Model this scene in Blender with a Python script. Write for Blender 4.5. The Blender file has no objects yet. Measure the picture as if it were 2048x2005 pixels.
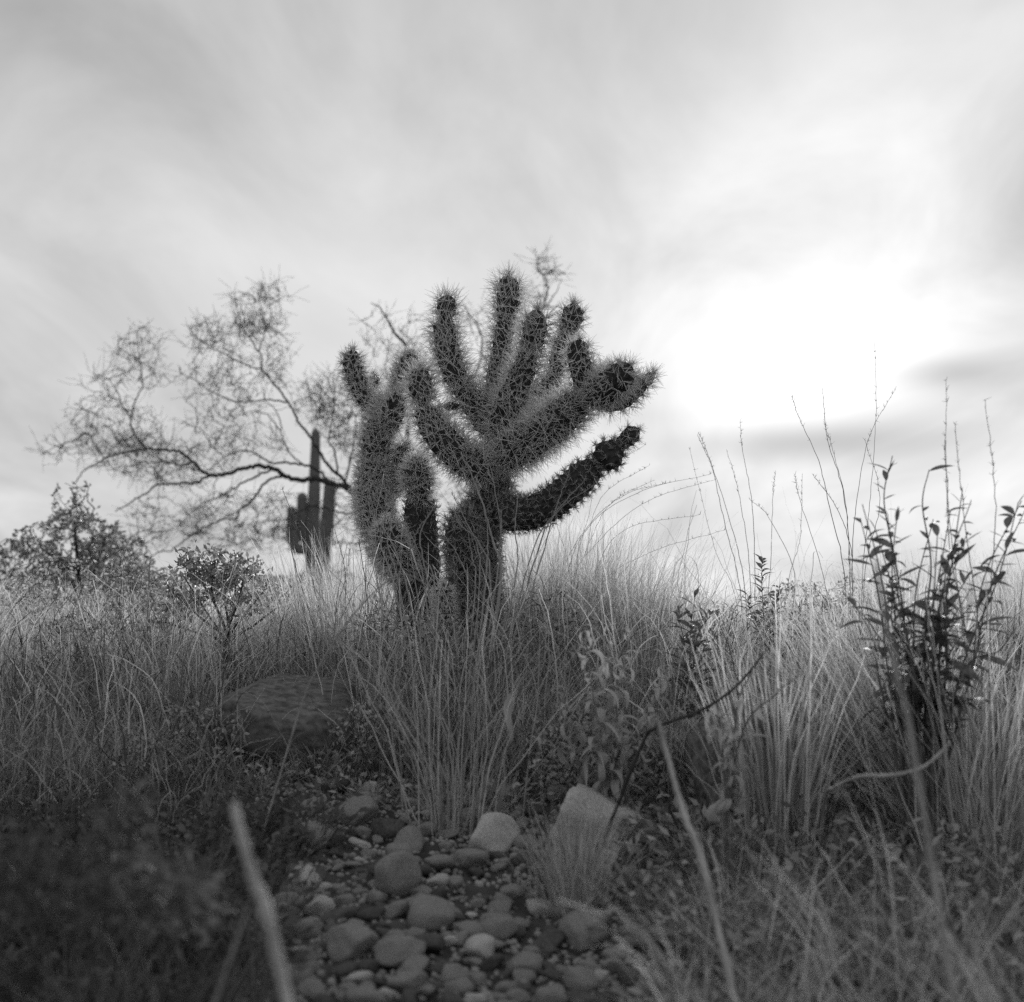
import bpy, math, random
import numpy as np
from mathutils import Vector

# ------------------------------------------------------------------ camera, sky, sun, exposure
SC = bpy.context.scene
COL = SC.collection
RS = np.random.RandomState(11)
random.seed(11)
F = 2600.0            # focal length in pixels of the 2048 wide photograph
PITCH = math.radians(6.0)
CAMH = 0.5

cam_d = bpy.data.cameras.new('camera')
cam_d.sensor_width = 36.0
cam_d.sensor_fit = 'HORIZONTAL'
cam_d.lens = 36.0 * F / 2048.0
cam_d.clip_start = 0.05
cam_d.clip_end = 3000.0
cam_d.dof.use_dof = True
cam_d.dof.focus_distance = 3.08
cam_d.dof.aperture_fstop = 3.9
cam_d.dof.aperture_blades = 5
cam = bpy.data.objects.new('camera', cam_d)
COL.objects.link(cam)
cam.location = (0, 0, CAMH)
cam.rotation_euler = (math.pi / 2 + PITCH, 0, 0)
SC.camera = cam

SUN_AZ = math.radians(12.5)      # to the right of the view axis
SUN_EL = math.radians(13.2)
SUN_DIR = Vector((math.sin(SUN_AZ) * math.cos(SUN_EL), math.cos(SUN_AZ) * math.cos(SUN_EL), math.sin(SUN_EL)))


def build_world():
    w = bpy.data.worlds.new('World')
    SC.world = w
    w.use_nodes = True
    nt = w.node_tree
    N, L = nt.nodes, nt.links
    N.clear()
    out = N.new('ShaderNodeOutputWorld')
    bg = N.new('ShaderNodeBackground')
    L.new(bg.outputs[0], out.inputs[0])

    def M(op, a, b=None, c=None, clamp=False):
        n = N.new('ShaderNodeMath')
        n.operation = op
        n.use_clamp = clamp
        for i, v in enumerate((a, b, c)):
            if v is None:
                continue
            if isinstance(v, (int, float)):
                n.inputs[i].default_value = v
            else:
                L.new(v, n.inputs[i])
        return n.outputs[0]

    sky = N.new('ShaderNodeTexSky')
    sky.sky_type = 'NISHITA'
    sky.sun_disc = False
    sky.sun_elevation = SUN_EL
    sky.sun_rotation = SUN_AZ
    sky.dust_density = 3.0
    bw = N.new('ShaderNodeRGBToBW')
    L.new(sky.outputs[0], bw.inputs[0])
    clear = M('MINIMUM', M('MULTIPLY', bw.outputs[0], 0.06), 0.5)

    tc = N.new('ShaderNodeTexCoord')
    sep = N.new('ShaderNodeSeparateXYZ')
    L.new(tc.outputs['Generated'], sep.inputs[0])
    x, y, z = sep.outputs
    zz = M('ADD', M('MAXIMUM', z, 0.0), 0.16)
    px = M('DIVIDE', x, zz)
    py = M('DIVIDE', y, zz)
    comb = N.new('ShaderNodeCombineXYZ')
    L.new(px, comb.inputs[0])
    L.new(py, comb.inputs[1])

    def noise(scale, rot, stretch, detail, rough, dist=0.0, off=(0, 0, 0)):
        mp = N.new('ShaderNodeMapping')
        mp.inputs['Rotation'].default_value = (0, 0, rot)
        mp.inputs['Scale'].default_value = stretch
        mp.inputs['Location'].default_value = off
        L.new(comb.outputs[0], mp.inputs[0])
        n = N.new('ShaderNodeTexNoise')
        n.inputs['Scale'].default_value = scale
        n.inputs['Detail'].default_value = detail
        n.inputs['Roughness'].default_value = rough
        n.inputs['Distortion'].default_value = dist
        L.new(mp.outputs[0], n.inputs['Vector'])
        return n.outputs['Fac']

    big = noise(0.75, 0.5, (1.0, 0.8, 1), 3, 0.5, 0.3, (4.4, 14.0, 0))
    mid = noise(2.2, 0.6, (1.0, 0.42, 1), 6, 0.55, 0.6, (11.5, 5.2, 0))
    c1 = M('MULTIPLY', M('SUBTRACT', big, 0.5), 0.42)
    c2 = M('MULTIPLY', M('SUBTRACT', mid, 0.5), 0.70)
    cloud = M('ADD', M('ADD', c1, c2), 0.48)

    # thin cloud scatters the sun forward: brighter towards the sun, for the whole sky alike
    dp = N.new('ShaderNodeVectorMath')
    dp.operation = 'DOT_PRODUCT'
    L.new(tc.outputs['Generated'], dp.inputs[0])
    dp.inputs[1].default_value = SUN_DIR
    d = M('MAXIMUM', dp.outputs['Value'], 0.0)
    g1 = M('MULTIPLY', M('POWER', d, 210.0), 0.38)
    g2 = M('MULTIPLY', M('POWER', d, 34.0), 0.20)
    g3 = M('MULTIPLY', M('POWER', d, 6.0), 0.08)
    glow = M('MULTIPLY', M('ADD', M('ADD', g1, g2), g3), M('ADD', M('MULTIPLY', mid, 0.7), 0.65))
    # paler towards the horizon, where the cloud sheet is seen edge on
    hz = M('MULTIPLY', M('POWER', M('SUBTRACT', 1.0, M('MAXIMUM', z, 0.0), clamp=True), 7.0), 0.16)
    # a low bank of thicker cloud under the sun
    def bank(az, el, saz, sel, amp):
        a = M('ARCTAN2', x, y)
        da = M('DIVIDE', M('SUBTRACT', a, math.radians(az)), math.radians(saz))
        de = M('DIVIDE', M('SUBTRACT', z, math.sin(math.radians(el))), math.sin(math.radians(sel)))
        e = M('MULTIPLY', M('ADD', M('MULTIPLY', da, da), M('MULTIPLY', de, de)), -1.0)
        return M('MULTIPLY', M('POWER', 2.718, e), M('MULTIPLY', M('ADD', mid, 0.25), amp))
    shade = M('ADD', bank(12.8, 8.4, 5.2, 1.0, 0.66), bank(19.0, 11.0, 2.2, 0.7, 0.40))
    shade = M('ADD', shade, bank(4.5, 9.7, 5.0, 0.5, 0.10))
    tot = M('ADD', M('ADD', cloud, glow), M('ADD', hz, M('MULTIPLY', clear, 0.12)))
    tot = M('MAXIMUM', M('SUBTRACT', tot, shade), 0.05)
    cc = N.new('ShaderNodeCombineColor')
    for i in range(3):
        L.new(tot, cc.inputs[i])
    L.new(cc.outputs[0], bg.inputs['Color'])
    bg.inputs['Strength'].default_value = 0.76


build_world()
sun_d = bpy.data.lights.new('sun', 'SUN')
sun_d.energy = 5.0
sun_d.angle = math.radians(5)
sun = bpy.data.objects.new('sun', sun_d)
COL.objects.link(sun)
sun.rotation_euler = (-SUN_DIR).to_track_quat('-Z', 'Y').to_euler()
sun.location = (3, 10, 6)

vs = SC.view_settings
vs.view_transform = 'Standard'
vs.look = 'None'
vs.exposure = 0.4
vs.gamma = 1.0
vs.use_curve_mapping = False
SC.render.engine = 'CYCLES'
SC.cycles.use_denoising = False
SC.cycles.sample_clamp_indirect = 1.5
SC.cycles.sample_clamp_direct = 2.5
SC.cycles.max_bounces = 6
SC.cycles.diffuse_bounces = 3
SC.cycles.transmission_bounces = 4
SC.cycles.transparent_max_bounces = 4

# ------------------------------------------------------------------ helpers
CP, SP = math.cos(PITCH), math.sin(PITCH)


def at(x, y, Y):
    """world point on the ray through photo pixel (x, y) at the distance Y"""
    a = (x - 1024.0) / F
    b = (1002.5 - y) / F
    d = np.array([a, CP - b * SP, SP + b * CP])
    t = Y / d[1]
    return np.array([0, 0, CAMH]) + d * t


PROF_Y = [-60, -3, 0, 1.0, 1.5, 2.0, 2.4, 3.0, 3.5, 5.0, 10, 30, 60, 900]
PROF_Z = [-2, -.12, 0.0, .05, .095, .146, .21, .325, .375, .43, .46, .46, .44, .2]


def gz(X, Y):
    X = np.asarray(X, float)
    Y = np.asarray(Y, float)
    z = np.interp(Y, PROF_Y, PROF_Z)
    near = np.clip(1.5 - np.abs(Y - 2.5) / 6.0, 0, 1) * np.clip(1.6 - np.abs(X) / 5.0, 0, 1)
    z = z + near * (0.020 * np.sin(3.1 * X + 1.3) * np.cos(2.3 * Y + .4) + 0.012 * np.sin(7.3 * X + 2.1 * Y) + 0.006 * np.sin(17 * X - 11 * Y + 1.0) * np.cos(13 * Y + 6 * X))
    z = z + np.clip((Y - 8) / 30, 0, 1) * 0.05 * np.sin(X * .3 + 1) * np.cos(Y * .21)
    return z


def ground_px(x, y):
    """where the ray through a pixel meets the ground"""
    for Y in np.linspace(0.6, 8, 741):
        p = at(x, y, Y)
        if p[2] <= gz(p[0], Y):
            return np.array([p[0], Y, float(gz(p[0], Y))])
    p = at(x, y, 5.0)
    return np.array([p[0], 5.0, float(gz(p[0], 5.0))])


def mesh_np(name, V, polys, smooth=True):
    """polys: list of int arrays (n, k)"""
    me = bpy.data.meshes.new(name)
    V = np.ascontiguousarray(V, dtype=np.float32)
    me.vertices.add(len(V))
    me.vertices.foreach_set('co', V.ravel())
    loops = np.concatenate([p.ravel() for p in polys]).astype(np.int32)
    tot = np.concatenate([np.full(len(p), p.shape[1], np.int32) for p in polys])
    start = np.concatenate([[0], np.cumsum(tot)[:-1]]).astype(np.int32)
    me.loops.add(len(loops))
    me.loops.foreach_set('vertex_index', loops)
    me.polygons.add(len(tot))
    me.polygons.foreach_set('loop_start', start)
    me.polygons.foreach_set('loop_total', tot)
    me.update(calc_edges=True)
    me.polygons.foreach_set('use_smooth', np.full(len(tot), smooth, dtype=bool))
    me.validate()
    return me


def obj(name, me, mat=None, parent=None, loc=(0, 0, 0)):
    if mat is not None and len(me.materials) == 0:
        me.materials.append(mat)
    o = bpy.data.objects.new(name, me)
    COL.objects.link(o)
    o.location = loc
    if parent is not None:
        o.parent = parent
    return o


def tag(o, label=None, cat=None, group=None, kind=None):
    if label: o['label'] = label
    if cat: o['category'] = cat
    if group: o['group'] = group
    if kind: o['kind'] = kind
    return o


def thing(name, loc, label, cat, group=None):
    o = bpy.data.objects.new(name, None)
    o.empty_display_size = 0.05
    COL.objects.link(o)
    o.location = tuple(float(c) for c in loc)
    return tag(o, label, cat, group)


def part(name, VP, mat, root, parent=None, smooth=True, kind=None):
    """mesh part given in world coordinates under a root empty"""
    V, P = VP
    base = np.array(root.location)
    o = obj(name, mesh_np(name, V - base, P, smooth), mat, parent or root)
    if kind: o['kind'] = kind
    return o


def catmull(P, n):
    P = np.asarray(P, float)
    if len(P) == 2:
        t = np.linspace(0, 1, n)[:, None]
        return P[0] * (1 - t) + P[1] * t
    Q = np.vstack([2 * P[0] - P[1], P, 2 * P[-1] - P[-2]])
    seg = len(P) - 1
    u = np.linspace(0, seg, n)
    i = np.minimum(u.astype(int), seg - 1)
    t = (u - i)[:, None]
    p0, p1, p2, p3 = Q[i], Q[i + 1], Q[i + 2], Q[i + 3]
    return 0.5 * (2 * p1 + (p2 - p0) * t + (2 * p0 - 5 * p1 + 4 * p2 - p3) * t * t + (3 * p1 - p0 - 3 * p2 + p3) * t ** 3)


def frames(P):
    T = np.gradient(P, axis=0)
    T /= np.linalg.norm(T, axis=1)[:, None] + 1e-12
    a = np.array([0.3, -1.0, 0.2])
    n = a - T[0] * a.dot(T[0])
    n /= np.linalg.norm(n)
    Nn = [n]
    for k in range(1, len(P)):
        n = Nn[-1] - T[k] * Nn[-1].dot(T[k])
        n /= np.linalg.norm(n) + 1e-12
        Nn.append(n)
    Nn = np.array(Nn)
    return T, Nn, np.cross(T, Nn)


def tube(P, R, sides=6, cap=True):
    P = np.asarray(P, float)
    R = np.broadcast_to(np.asarray(R, float), (len(P),))
    T, A, B = frames(P)
    ph = np.arange(sides) * 2 * math.pi / sides
    V = P[:, None, :] + R[:, None, None] * (A[:, None, :] * np.cos(ph)[None, :, None] + B[:, None, :] * np.sin(ph)[None, :, None])
    n = len(P)
    V = V.reshape(-1, 3)
    i = np.arange(n - 1)[:, None] * sides
    j = np.arange(sides)[None, :]
    k = (j + 1) % sides
    Q = np.stack([i + j, i + k, i + sides + k, i + sides + j], -1).reshape(-1, 4)
    polys = [Q]
    if cap:
        polys.append(np.arange(sides)[None, ::-1])
        polys.append(((n - 1) * sides + np.arange(sides))[None, :])
    return V, polys


def merge(items):
    Vs, d, off = [], {}, 0
    for V, P in items:
        Vs.append(V)
        for p in P:
            d.setdefault(p.shape[1], []).append(p + off)
        off += len(V)
    return np.concatenate(Vs), [np.concatenate(v) for v in d.values()]


def prisms(A, B, ra, rb):
    """many thin tapered three-sided needles from A to B"""
    D = B - A
    D /= np.linalg.norm(D, axis=1)[:, None] + 1e-12
    h = np.where(np.abs(D[:, 2:3]) < 0.9, np.array([[0, 0, 1.]]), np.array([[1., 0, 0]]))
    U = np.cross(D, h)
    U /= np.linalg.norm(U, axis=1)[:, None]
    W = np.cross(D, U)
    V = []
    for base, r in ((A, ra), (B, rb)):
        r = np.broadcast_to(r, (len(A),))[:, None]
        for q in range(3):
            a = q * 2 * math.pi / 3
            V.append(base + r * (U * math.cos(a) + W * math.sin(a)))
    V = np.stack(V, 1).reshape(-1, 3)
    o = np.arange(len(A))[:, None] * 6
    Q = np.concatenate([o + np.array([[q, (q + 1) % 3, 3 + (q + 1) % 3, 3 + q]]) for q in range(3)])
    return V, [Q]


def ribbons(base, az, tilt, curl, L, w, K=6, wob=0.26, twist=0.6, rs=RS, pw=1.3, tip=0.15):
    """grass blades: base (n,3), azimuth, start tilt from vertical, added bend, length, half width"""
    n = len(base)
    s = np.linspace(0, 1, K + 1)
    th = tilt[:, None] + curl[:, None] * s[None, :] ** pw
    azz = az[:, None] + rs.uniform(-1, 1, n)[:, None] * wob * 2 * s[None, :] ** 1.5 + wob * 0.35 * rs.randn(n, K + 1)
    th = th + wob * 0.35 * rs.randn(n, K + 1)
    dl = (L / K)[:, None]
    dx = np.sin(th) * np.cos(azz) * dl
    dy = np.sin(th) * np.sin(azz) * dl
    dz = np.cos(th) * dl
    P = np.zeros((n, K + 1, 3))
    P[:, :, 0] = base[:, 0:1] + np.concatenate([np.zeros((n, 1)), np.cumsum(dx[:, :-1], 1)], 1)
    P[:, :, 1] = base[:, 1:2] + np.concatenate([np.zeros((n, 1)), np.cumsum(dy[:, :-1], 1)], 1)
    P[:, :, 2] = base[:, 2:3] + np.concatenate([np.zeros((n, 1)), np.cumsum(dz[:, :-1], 1)], 1)
    sa = az[:, None] + math.pi / 2 + rs.uniform(-1, 1, n)[:, None] * 1.2 + twist * rs.uniform(-1, 1, n)[:, None] * s[None, :] * 2
    side = np.stack([np.cos(sa), np.sin(sa), 0.15 * np.sin(sa * 3)], -1)
    prof = np.maximum((1 - s ** 2.2) * 0.85 + 0.15, tip)
    prof[-1] = tip
    W = w[:, None, None] * prof[None, :, None]
    V = np.stack([P - side * W, P + side * W], 2).reshape(-1, 3)
    o = np.arange(n)[:, None, None] * (2 * (K + 1))
    k = np.arange(K)[None, :, None] * 2
    Q = (o + k + np.array([0, 1, 3, 2])[None, None, :]).reshape(-1, 4)
    return V, [Q]


# ------------------------------------------------------------------ materials (black and white film: every colour a grey)
def mat(name, lo, hi=None, rough=0.8, trans=0.0, scale=30.0, detail=5, bump=0.0, island=False, spec=0.2, bscale=None, contrast=(0.3, 0.7), bdist=0.003):
    hi = lo if hi is None else hi
    m = bpy.data.materials.new(name)
    m.use_nodes = True
    nt = m.node_tree
    N, L = nt.nodes, nt.links
    N.clear()
    out = N.new('ShaderNodeOutputMaterial')
    p = N.new('ShaderNodeBsdfPrincipled')
    p.inputs['Roughness'].default_value = rough
    p.inputs['Specular IOR Level'].default_value = spec
    tc = N.new('ShaderNodeTexCoord')
    nz = N.new('ShaderNodeTexNoise')
    nz.inputs['Scale'].default_value = scale
    nz.inputs['Detail'].default_value = detail
    L.new(tc.outputs['Object'], nz.inputs['Vector'])
    ramp = N.new('ShaderNodeValToRGB')
    e = ramp.color_ramp.elements
    e[0].position, e[1].position = contrast
    e[0].color = (lo, lo, lo, 1)
    e[1].color = (hi, hi, hi, 1)
    fac = nz.outputs['Fac']
    if island:
        g = N.new('ShaderNodeNewGeometry')
        mx = N.new('ShaderNodeMath')
        mx.operation = 'MULTIPLY_ADD'
        L.new(g.outputs['Random Per Island'], mx.inputs[0])
        mx.inputs[1].default_value = 0.55
        m2 = N.new('ShaderNodeMath')
        m2.operation = 'MULTIPLY'
        L.new(nz.outputs['Fac'], m2.inputs[0])
        m2.inputs[1].default_value = 0.45
        L.new(m2.outputs[0], mx.inputs[2])
        fac = mx.outputs[0]
    L.new(fac, ramp.inputs[0])
    L.new(ramp.outputs[0], p.inputs['Base Color'])
    if bump:
        b = N.new('ShaderNodeBump')
        b.inputs['Strength'].default_value = bump
        b.inputs['Distance'].default_value = bdist
        n2 = N.new('ShaderNodeTexNoise')
        n2.inputs['Scale'].default_value = bscale or scale * 3
        n2.inputs['Detail'].default_value = 8
        L.new(tc.outputs['Object'], n2.inputs['Vector'])
        L.new(n2.outputs['Fac'], b.inputs['Height'])
        L.new(b.outputs[0], p.inputs['Normal'])
    if trans:
        t = N.new('ShaderNodeBsdfTranslucent')
        L.new(ramp.outputs[0], t.inputs[0])
        mix = N.new('ShaderNodeMixShader')
        mix.inputs[0].default_value = trans
        L.new(p.outputs[0], mix.inputs[1])
        L.new(t.outputs[0], mix.inputs[2])
        L.new(mix.outputs[0], out.inputs[0])
    else:
        L.new(p.outputs[0], out.inputs[0])
    return m


M = {
    'shaded_soil': mat('shaded_soil', 0.02, 0.08, 0.95, scale=9, detail=10, bump=0.9, bscale=60, bdist=0.012),  # darker than desert earth: shade between the stones is put into the colour
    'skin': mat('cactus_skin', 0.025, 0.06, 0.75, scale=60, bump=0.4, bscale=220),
    'skin_far': mat('saguaro_skin_with_glare', 0.13, 0.18, 0.8, scale=3, bump=0.4),  # tone raised: veiling glare over the far saguaros is put into the colour
    'spine': mat('spine_sheath', 0.68, 0.90, 0.5, trans=0.45, island=True, scale=8),
    'spine_old': mat('old_spine', 0.26, 0.60, 0.7, trans=0.3, island=True, scale=8),
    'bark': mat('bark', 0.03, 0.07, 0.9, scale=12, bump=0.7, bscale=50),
    'twig': mat('twig', 0.05, 0.10, 0.9, scale=5, island=True),
    'leaflet': mat('leaflet', 0.07, 0.13, 0.7, trans=0.3, island=True, scale=5),
    'grass': mat('dry_grass', 0.12, 0.80, 0.7, trans=0.5, island=True, scale=10, contrast=(0.12, 0.88)),
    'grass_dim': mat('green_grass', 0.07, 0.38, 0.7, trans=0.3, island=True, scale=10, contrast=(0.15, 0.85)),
    'grass_shaded': mat('shaded_grass', 0.03, 0.15, 0.7, trans=0.3, island=True, scale=10, contrast=(0.15, 0.85)),  # darker grass for the lower left, its shade put into the colour
    'stalk': mat('straw_stalk', 0.28, 0.42, 0.7, scale=40, trans=0.15),
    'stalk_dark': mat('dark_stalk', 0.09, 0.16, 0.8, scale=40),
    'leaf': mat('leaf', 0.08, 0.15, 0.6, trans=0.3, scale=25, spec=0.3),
    'leaf_shrub': mat('shrub_leaf', 0.12, 0.32, 0.45, trans=0.25, scale=25, island=True, spec=0.4),
    'dry_leaf': mat('dry_leaf', 0.22, 0.50, 0.8, trans=0.3, scale=30, island=True),
    'herb': mat('herb_leaf', 0.12, 0.42, 0.7, trans=0.3, scale=20, island=True),
    'stone_pale': mat('pale_stone', 0.32, 0.60, 0.85, scale=14, detail=9, bump=0.6, bscale=70),
    'stone': mat('grey_stone', 0.13, 0.36, 0.9, scale=18, detail=9, bump=0.6, bscale=90),
    'stone_dark': mat('dark_stone', 0.04, 0.11, 0.9, scale=6, detail=9, bump=0.3, bscale=12),
    'boulder': mat('boulder', 0.05, 0.19, 0.95, scale=9, detail=14),
    'dead_wood': mat('dead_wood', 0.24, 0.44, 0.85, scale=25, bump=0.5, bscale=120),
}

# ------------------------------------------------------------------ ground
def build_ground():
    def axis(near, far, step, n):
        a = np.arange(-near, near + 1e-6, step)
        t = np.linspace(0, 1, n + 1)[1:]
        o = near + (far - near) * t ** 3
        return np.concatenate([-o[::-1], a, o])
    xs = axis(2.6, 900, 0.035, 24)
    ys = np.concatenate([np.linspace(-60, 0.3, 12), np.arange(0.34, 5.2, 0.035), 5.2 + (900 - 5.2) * np.linspace(0, 1, 34)[1:] ** 3])
    X, Y = np.meshgrid(xs, ys)
    Z = gz(X, Y)
    nr = (np.abs(X) < 2.7) & (Y > 0.3) & (Y < 5.3)
    Z = Z + nr * (0.004 * np.sin(61 * X + 23 * Y) * np.cos(53 * Y - 31 * X) + RS.randn(*Z.shape) * 0.0018)
    V = np.stack([X, Y, Z], -1).reshape(-1, 3)
    nx, ny = len(xs), len(ys)
    i = np.arange(ny - 1)[:, None] * nx + np.arange(nx - 1)[None, :]
    Q = np.stack([i, i + 1, i + 1 + nx, i + nx], -1).reshape(-1, 4)
    tag(obj('ground', mesh_np('ground', V, [Q]), M['shaded_soil']), kind='structure')


build_ground()

# ------------------------------------------------------------------ cholla cacti
UX = 700.0 / 1904.0


def cpx(u, v):            # pixel of an enlarged crop -> photo pixel
    return 640 + u * UX, 500 + v * UX


def path_px(pts, conv=cpx):
    """[(u, v, depth)...] -> world points"""
    return np.array([at(*conv(u, v), Y) for u, v, Y in pts])


def joint_mesh(P, R, tip=True, base=True, amp=0.0055, pitch=0.017, spacing=0.0135, fine=5):
    C = catmull(P, 200)
    seg = np.linalg.norm(np.diff(C, axis=0), axis=1)
    S = np.concatenate([[0], np.cumsum(seg)])
    Lt = S[-1]
    Rm = float(np.mean(R))
    ns = max(14, int(Lt / pitch * fine))
    s = np.linspace(0, Lt, ns)
    if tip:                                   # denser rings round the cap
        extra = Lt - R[-1] * (1 - np.cos(np.linspace(0.15, math.pi / 2, 7)))
        s = np.unique(np.concatenate([s[s < Lt - R[-1]], Lt - R[-1] * (1 - np.sin(np.linspace(0, math.pi / 2, 9)))]))
    Cs = np.stack([np.interp(s, S, C[:, k]) for k in range(3)], 1)
    rr = np.interp(s / Lt, np.linspace(0, 1, len(R)), R)
    f = s / Lt
    w1, w2 = RS.rand(2) * 6.28
    rr = rr * (0.93 + 0.11 * np.sin(math.pi * f) + 0.035 * np.sin(f * 9 + w1) + 0.025 * np.sin(f * 17 + w2))
    if tip:
        q = np.clip((s - (Lt - R[-1] * 1.15)) / (R[-1] * 1.15), 0, 1)
        rr = rr * np.sqrt(np.maximum(1 - q ** 2, 0.0015))
    if base:
        q = np.clip(1 - s / (Rm * 1.1), 0, 1)
        rr = rr * (1 - 0.42 * q ** 1.6)
    T, A, B = frames(Cs)
    n = max(6, int(round(2 * math.pi * Rm / spacing)))
    sides = n * fine
    ph = np.arange(sides) * 2 * math.pi / sides
    un = n * ph / (2 * math.pi)
    wp = 0.16 * np.sin(ph * 2 + w2)[None] * np.sin(s * 33 + w1)[:, None]
    b = (0.5 + 0.5 * np.cos(2 * math.pi * (un[None] + wp + s[:, None] / (2 * pitch)))) * (0.5 + 0.5 * np.cos(2 * math.pi * (un[None] + wp - s[:, None] / (2 * pitch))))
    b = np.sqrt(b + 0.004) * (0.75 + 0.5 * RS.rand(1, 1) * np.sin(ph * 3 + w1)[None] * np.cos(s * 40 + w2)[:, None] + 0.25 * np.sin(ph * 7 + s[:, None] * 90))
    dirn = A[:, None] * np.cos(ph)[None, :, None] + B[:, None] * np.sin(ph)[None, :, None]
    rad = rr[:, None] + amp * (b - 0.45) * np.clip(rr / Rm, 0.15, 1)[:, None]
    V = Cs[:, None] + dirn * np.maximum(rad, 0.0005)[:, :, None]
    m = len(s)
    i = np.arange(m - 1)[:, None] * sides
    j = np.arange(sides)[None]
    k = (j + 1) % sides
    Q = np.stack([i + j, i + k, i + sides + k, i + sides + j], -1).reshape(-1, 4)
    mesh = (V.reshape(-1, 3), [Q, np.arange(sides)[None, ::-1], ((m - 1) * sides + np.arange(sides))[None]])
    # areoles on the tubercle tops
    rows = int(Lt / pitch)
    ar, no, ta = [], [], []
    for kk in range(rows + 1):
        ss = kk * pitch
        c = np.array([np.interp(ss, s, Cs[:, q]) for q in range(3)])
        r0 = np.interp(ss, s, rr)
        ix = min(int(np.searchsorted(s, ss)), m - 1)
        na = n if r0 > 0.6 * Rm else max(3, int(n * r0 / Rm))
        slope = np.gradient(rr, s)[ix] if m > 2 else 0
        for q in range(na):
            a = 2 * math.pi * (q + 0.5 * (kk % 2)) / na
            dv = A[ix] * math.cos(a) + B[ix] * math.sin(a)
            ar.append(c + dv * (r0 + amp * 0.5 * min(1, r0 / Rm)))
            nv = dv - T[ix] * np.clip(slope, -3, 1)
            no.append(nv / np.linalg.norm(nv))
            ta.append(T[ix])
    if tip:
        for q in range(5):
            ar.append(Cs[-1]); no.append(T[-1]); ta.append(A[-1])
    return mesh, np.array(ar), np.array(no), np.array(ta)


def spines_for(ar, no, ta, per, length, spread=0.75, r=0.0009, rs=RS, up=0.25):
    n = len(ar)
    A = np.repeat(ar, per, 0)
    Nn = np.repeat(no, per, 0)
    Tt = np.repeat(ta, per, 0)
    D = Nn + spread * rs.randn(len(A), 3) + up * Tt
    dot = np.sum(D * Nn, 1, keepdims=True)
    D = D + np.where(dot < 0.25, 0.4 - dot, 0) * Nn
    D /= np.linalg.norm(D, axis=1)[:, None]
    Ln = length * (0.45 + 0.75 * rs.rand(len(A)))
    A = A + rs.randn(len(A), 3) * 0.0009
    return prisms(A, A + D * Ln[:, None], r * (0.7 + 0.6 * rs.rand(len(A))), 0.00022)


def add_joint(root, pts, R, per=8, length=0.037, conv=cpx, name='joint', tip=True, base=True, smat='spine', spread=0.95, amp=0.0055, pitch=0.017, spacing=0.0135, r=0.0009, skin='skin', fine=5):
    P = path_px(pts, conv)
    dY = pts[0][2]
    Rm = [q * UX * dY / F for q in R] if conv is cpx else [q * dY / F for q in R]
    mesh, ar, no, ta = joint_mesh(P, Rm, tip, base, amp, pitch, spacing, fine)
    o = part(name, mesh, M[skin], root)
    if per:
        per = int(per * 1.25 + .5)
        part('spines', spines_for(ar, no, ta, per, length, spread, r), M[smat], root, o, smooth=False, kind='stuff')
    return o


def px0(x, y):
    return x, y


D0 = 3.0
g = at(945, 1395, D0)
main = thing('cholla_cactus', (g[0], D0, float(gz(g[0], D0))),
             'large spiny cholla cactus with many upright fingers in the centre', 'cactus', 'cholla cacti')
# trunk
add_joint(main, [(830, 2480, 3.02), (830, 1900, 3.02), (850, 1600, 3.02), (905, 1400, 3.0), (955, 1250, 3.0), (960, 1130, 3.0), (955, 1010, 3.0)],
          [125, 125, 130, 125, 105, 85, 60], per=10, length=0.024, name='trunk', smat='spine_old', base=False, spread=1.0)
add_joint(main, [(800, 1760, 2.98), (770, 1560, 2.95), (800, 1400, 2.95)], [75, 85, 70], per=12, length=0.024, smat='spine_old', spread=1.0)
# fingers
add_joint(main, [(945, 1010, 3.0), (880, 900, 2.99), (810, 800, 2.98), (745, 715, 2.97)], [66, 68, 66, 60], per=8)
add_joint(main, [(775, 750, 2.97), (725, 660, 2.97), (692, 540, 2.97), (680, 450, 2.97), (683, 368, 2.97)], [60, 65, 66, 64, 60], per=8)
add_joint(main, [(683, 385, 2.97), (690, 320, 2.97), (688, 252, 2.98)], [46, 52, 50], per=7)
add_joint(main, [(955, 1000, 3.03), (945, 850, 3.04), (960, 690, 3.05), (990, 520, 3.05), (1010, 380, 3.05)], [52, 54, 52, 55, 56], per=7)
add_joint(main, [(1008, 400, 3.05), (1022, 290, 3.05), (1025, 143, 3.06)], [56, 62, 54], per=7)
add_joint(main, [(965, 1020, 2.97), (1000, 900, 2.95), (1055, 775, 2.94), (1105, 660, 2.93), (1140, 540, 2.93)], [68, 70, 68, 66, 62], per=7)
add_joint(main, [(1132, 560, 2.93), (1165, 450, 2.93), (1180, 325, 2.92)], [60, 64, 55], per=7)
add_joint(main, [(1010, 990, 3.1), (1120, 870, 3.12), (1215, 775, 3.14), (1285, 690, 3.15)], [55, 58, 56, 50], per=7)
add_joint(main, [(1270, 715, 3.15), (1305, 580, 3.15), (1335, 450, 3.15)], [44, 48, 50], per=7)
add_joint(main, [(1330, 470, 3.15), (1365, 390, 3.15), (1383, 293, 3.15)], [48, 58, 54], per=7, length=0.029)
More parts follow.
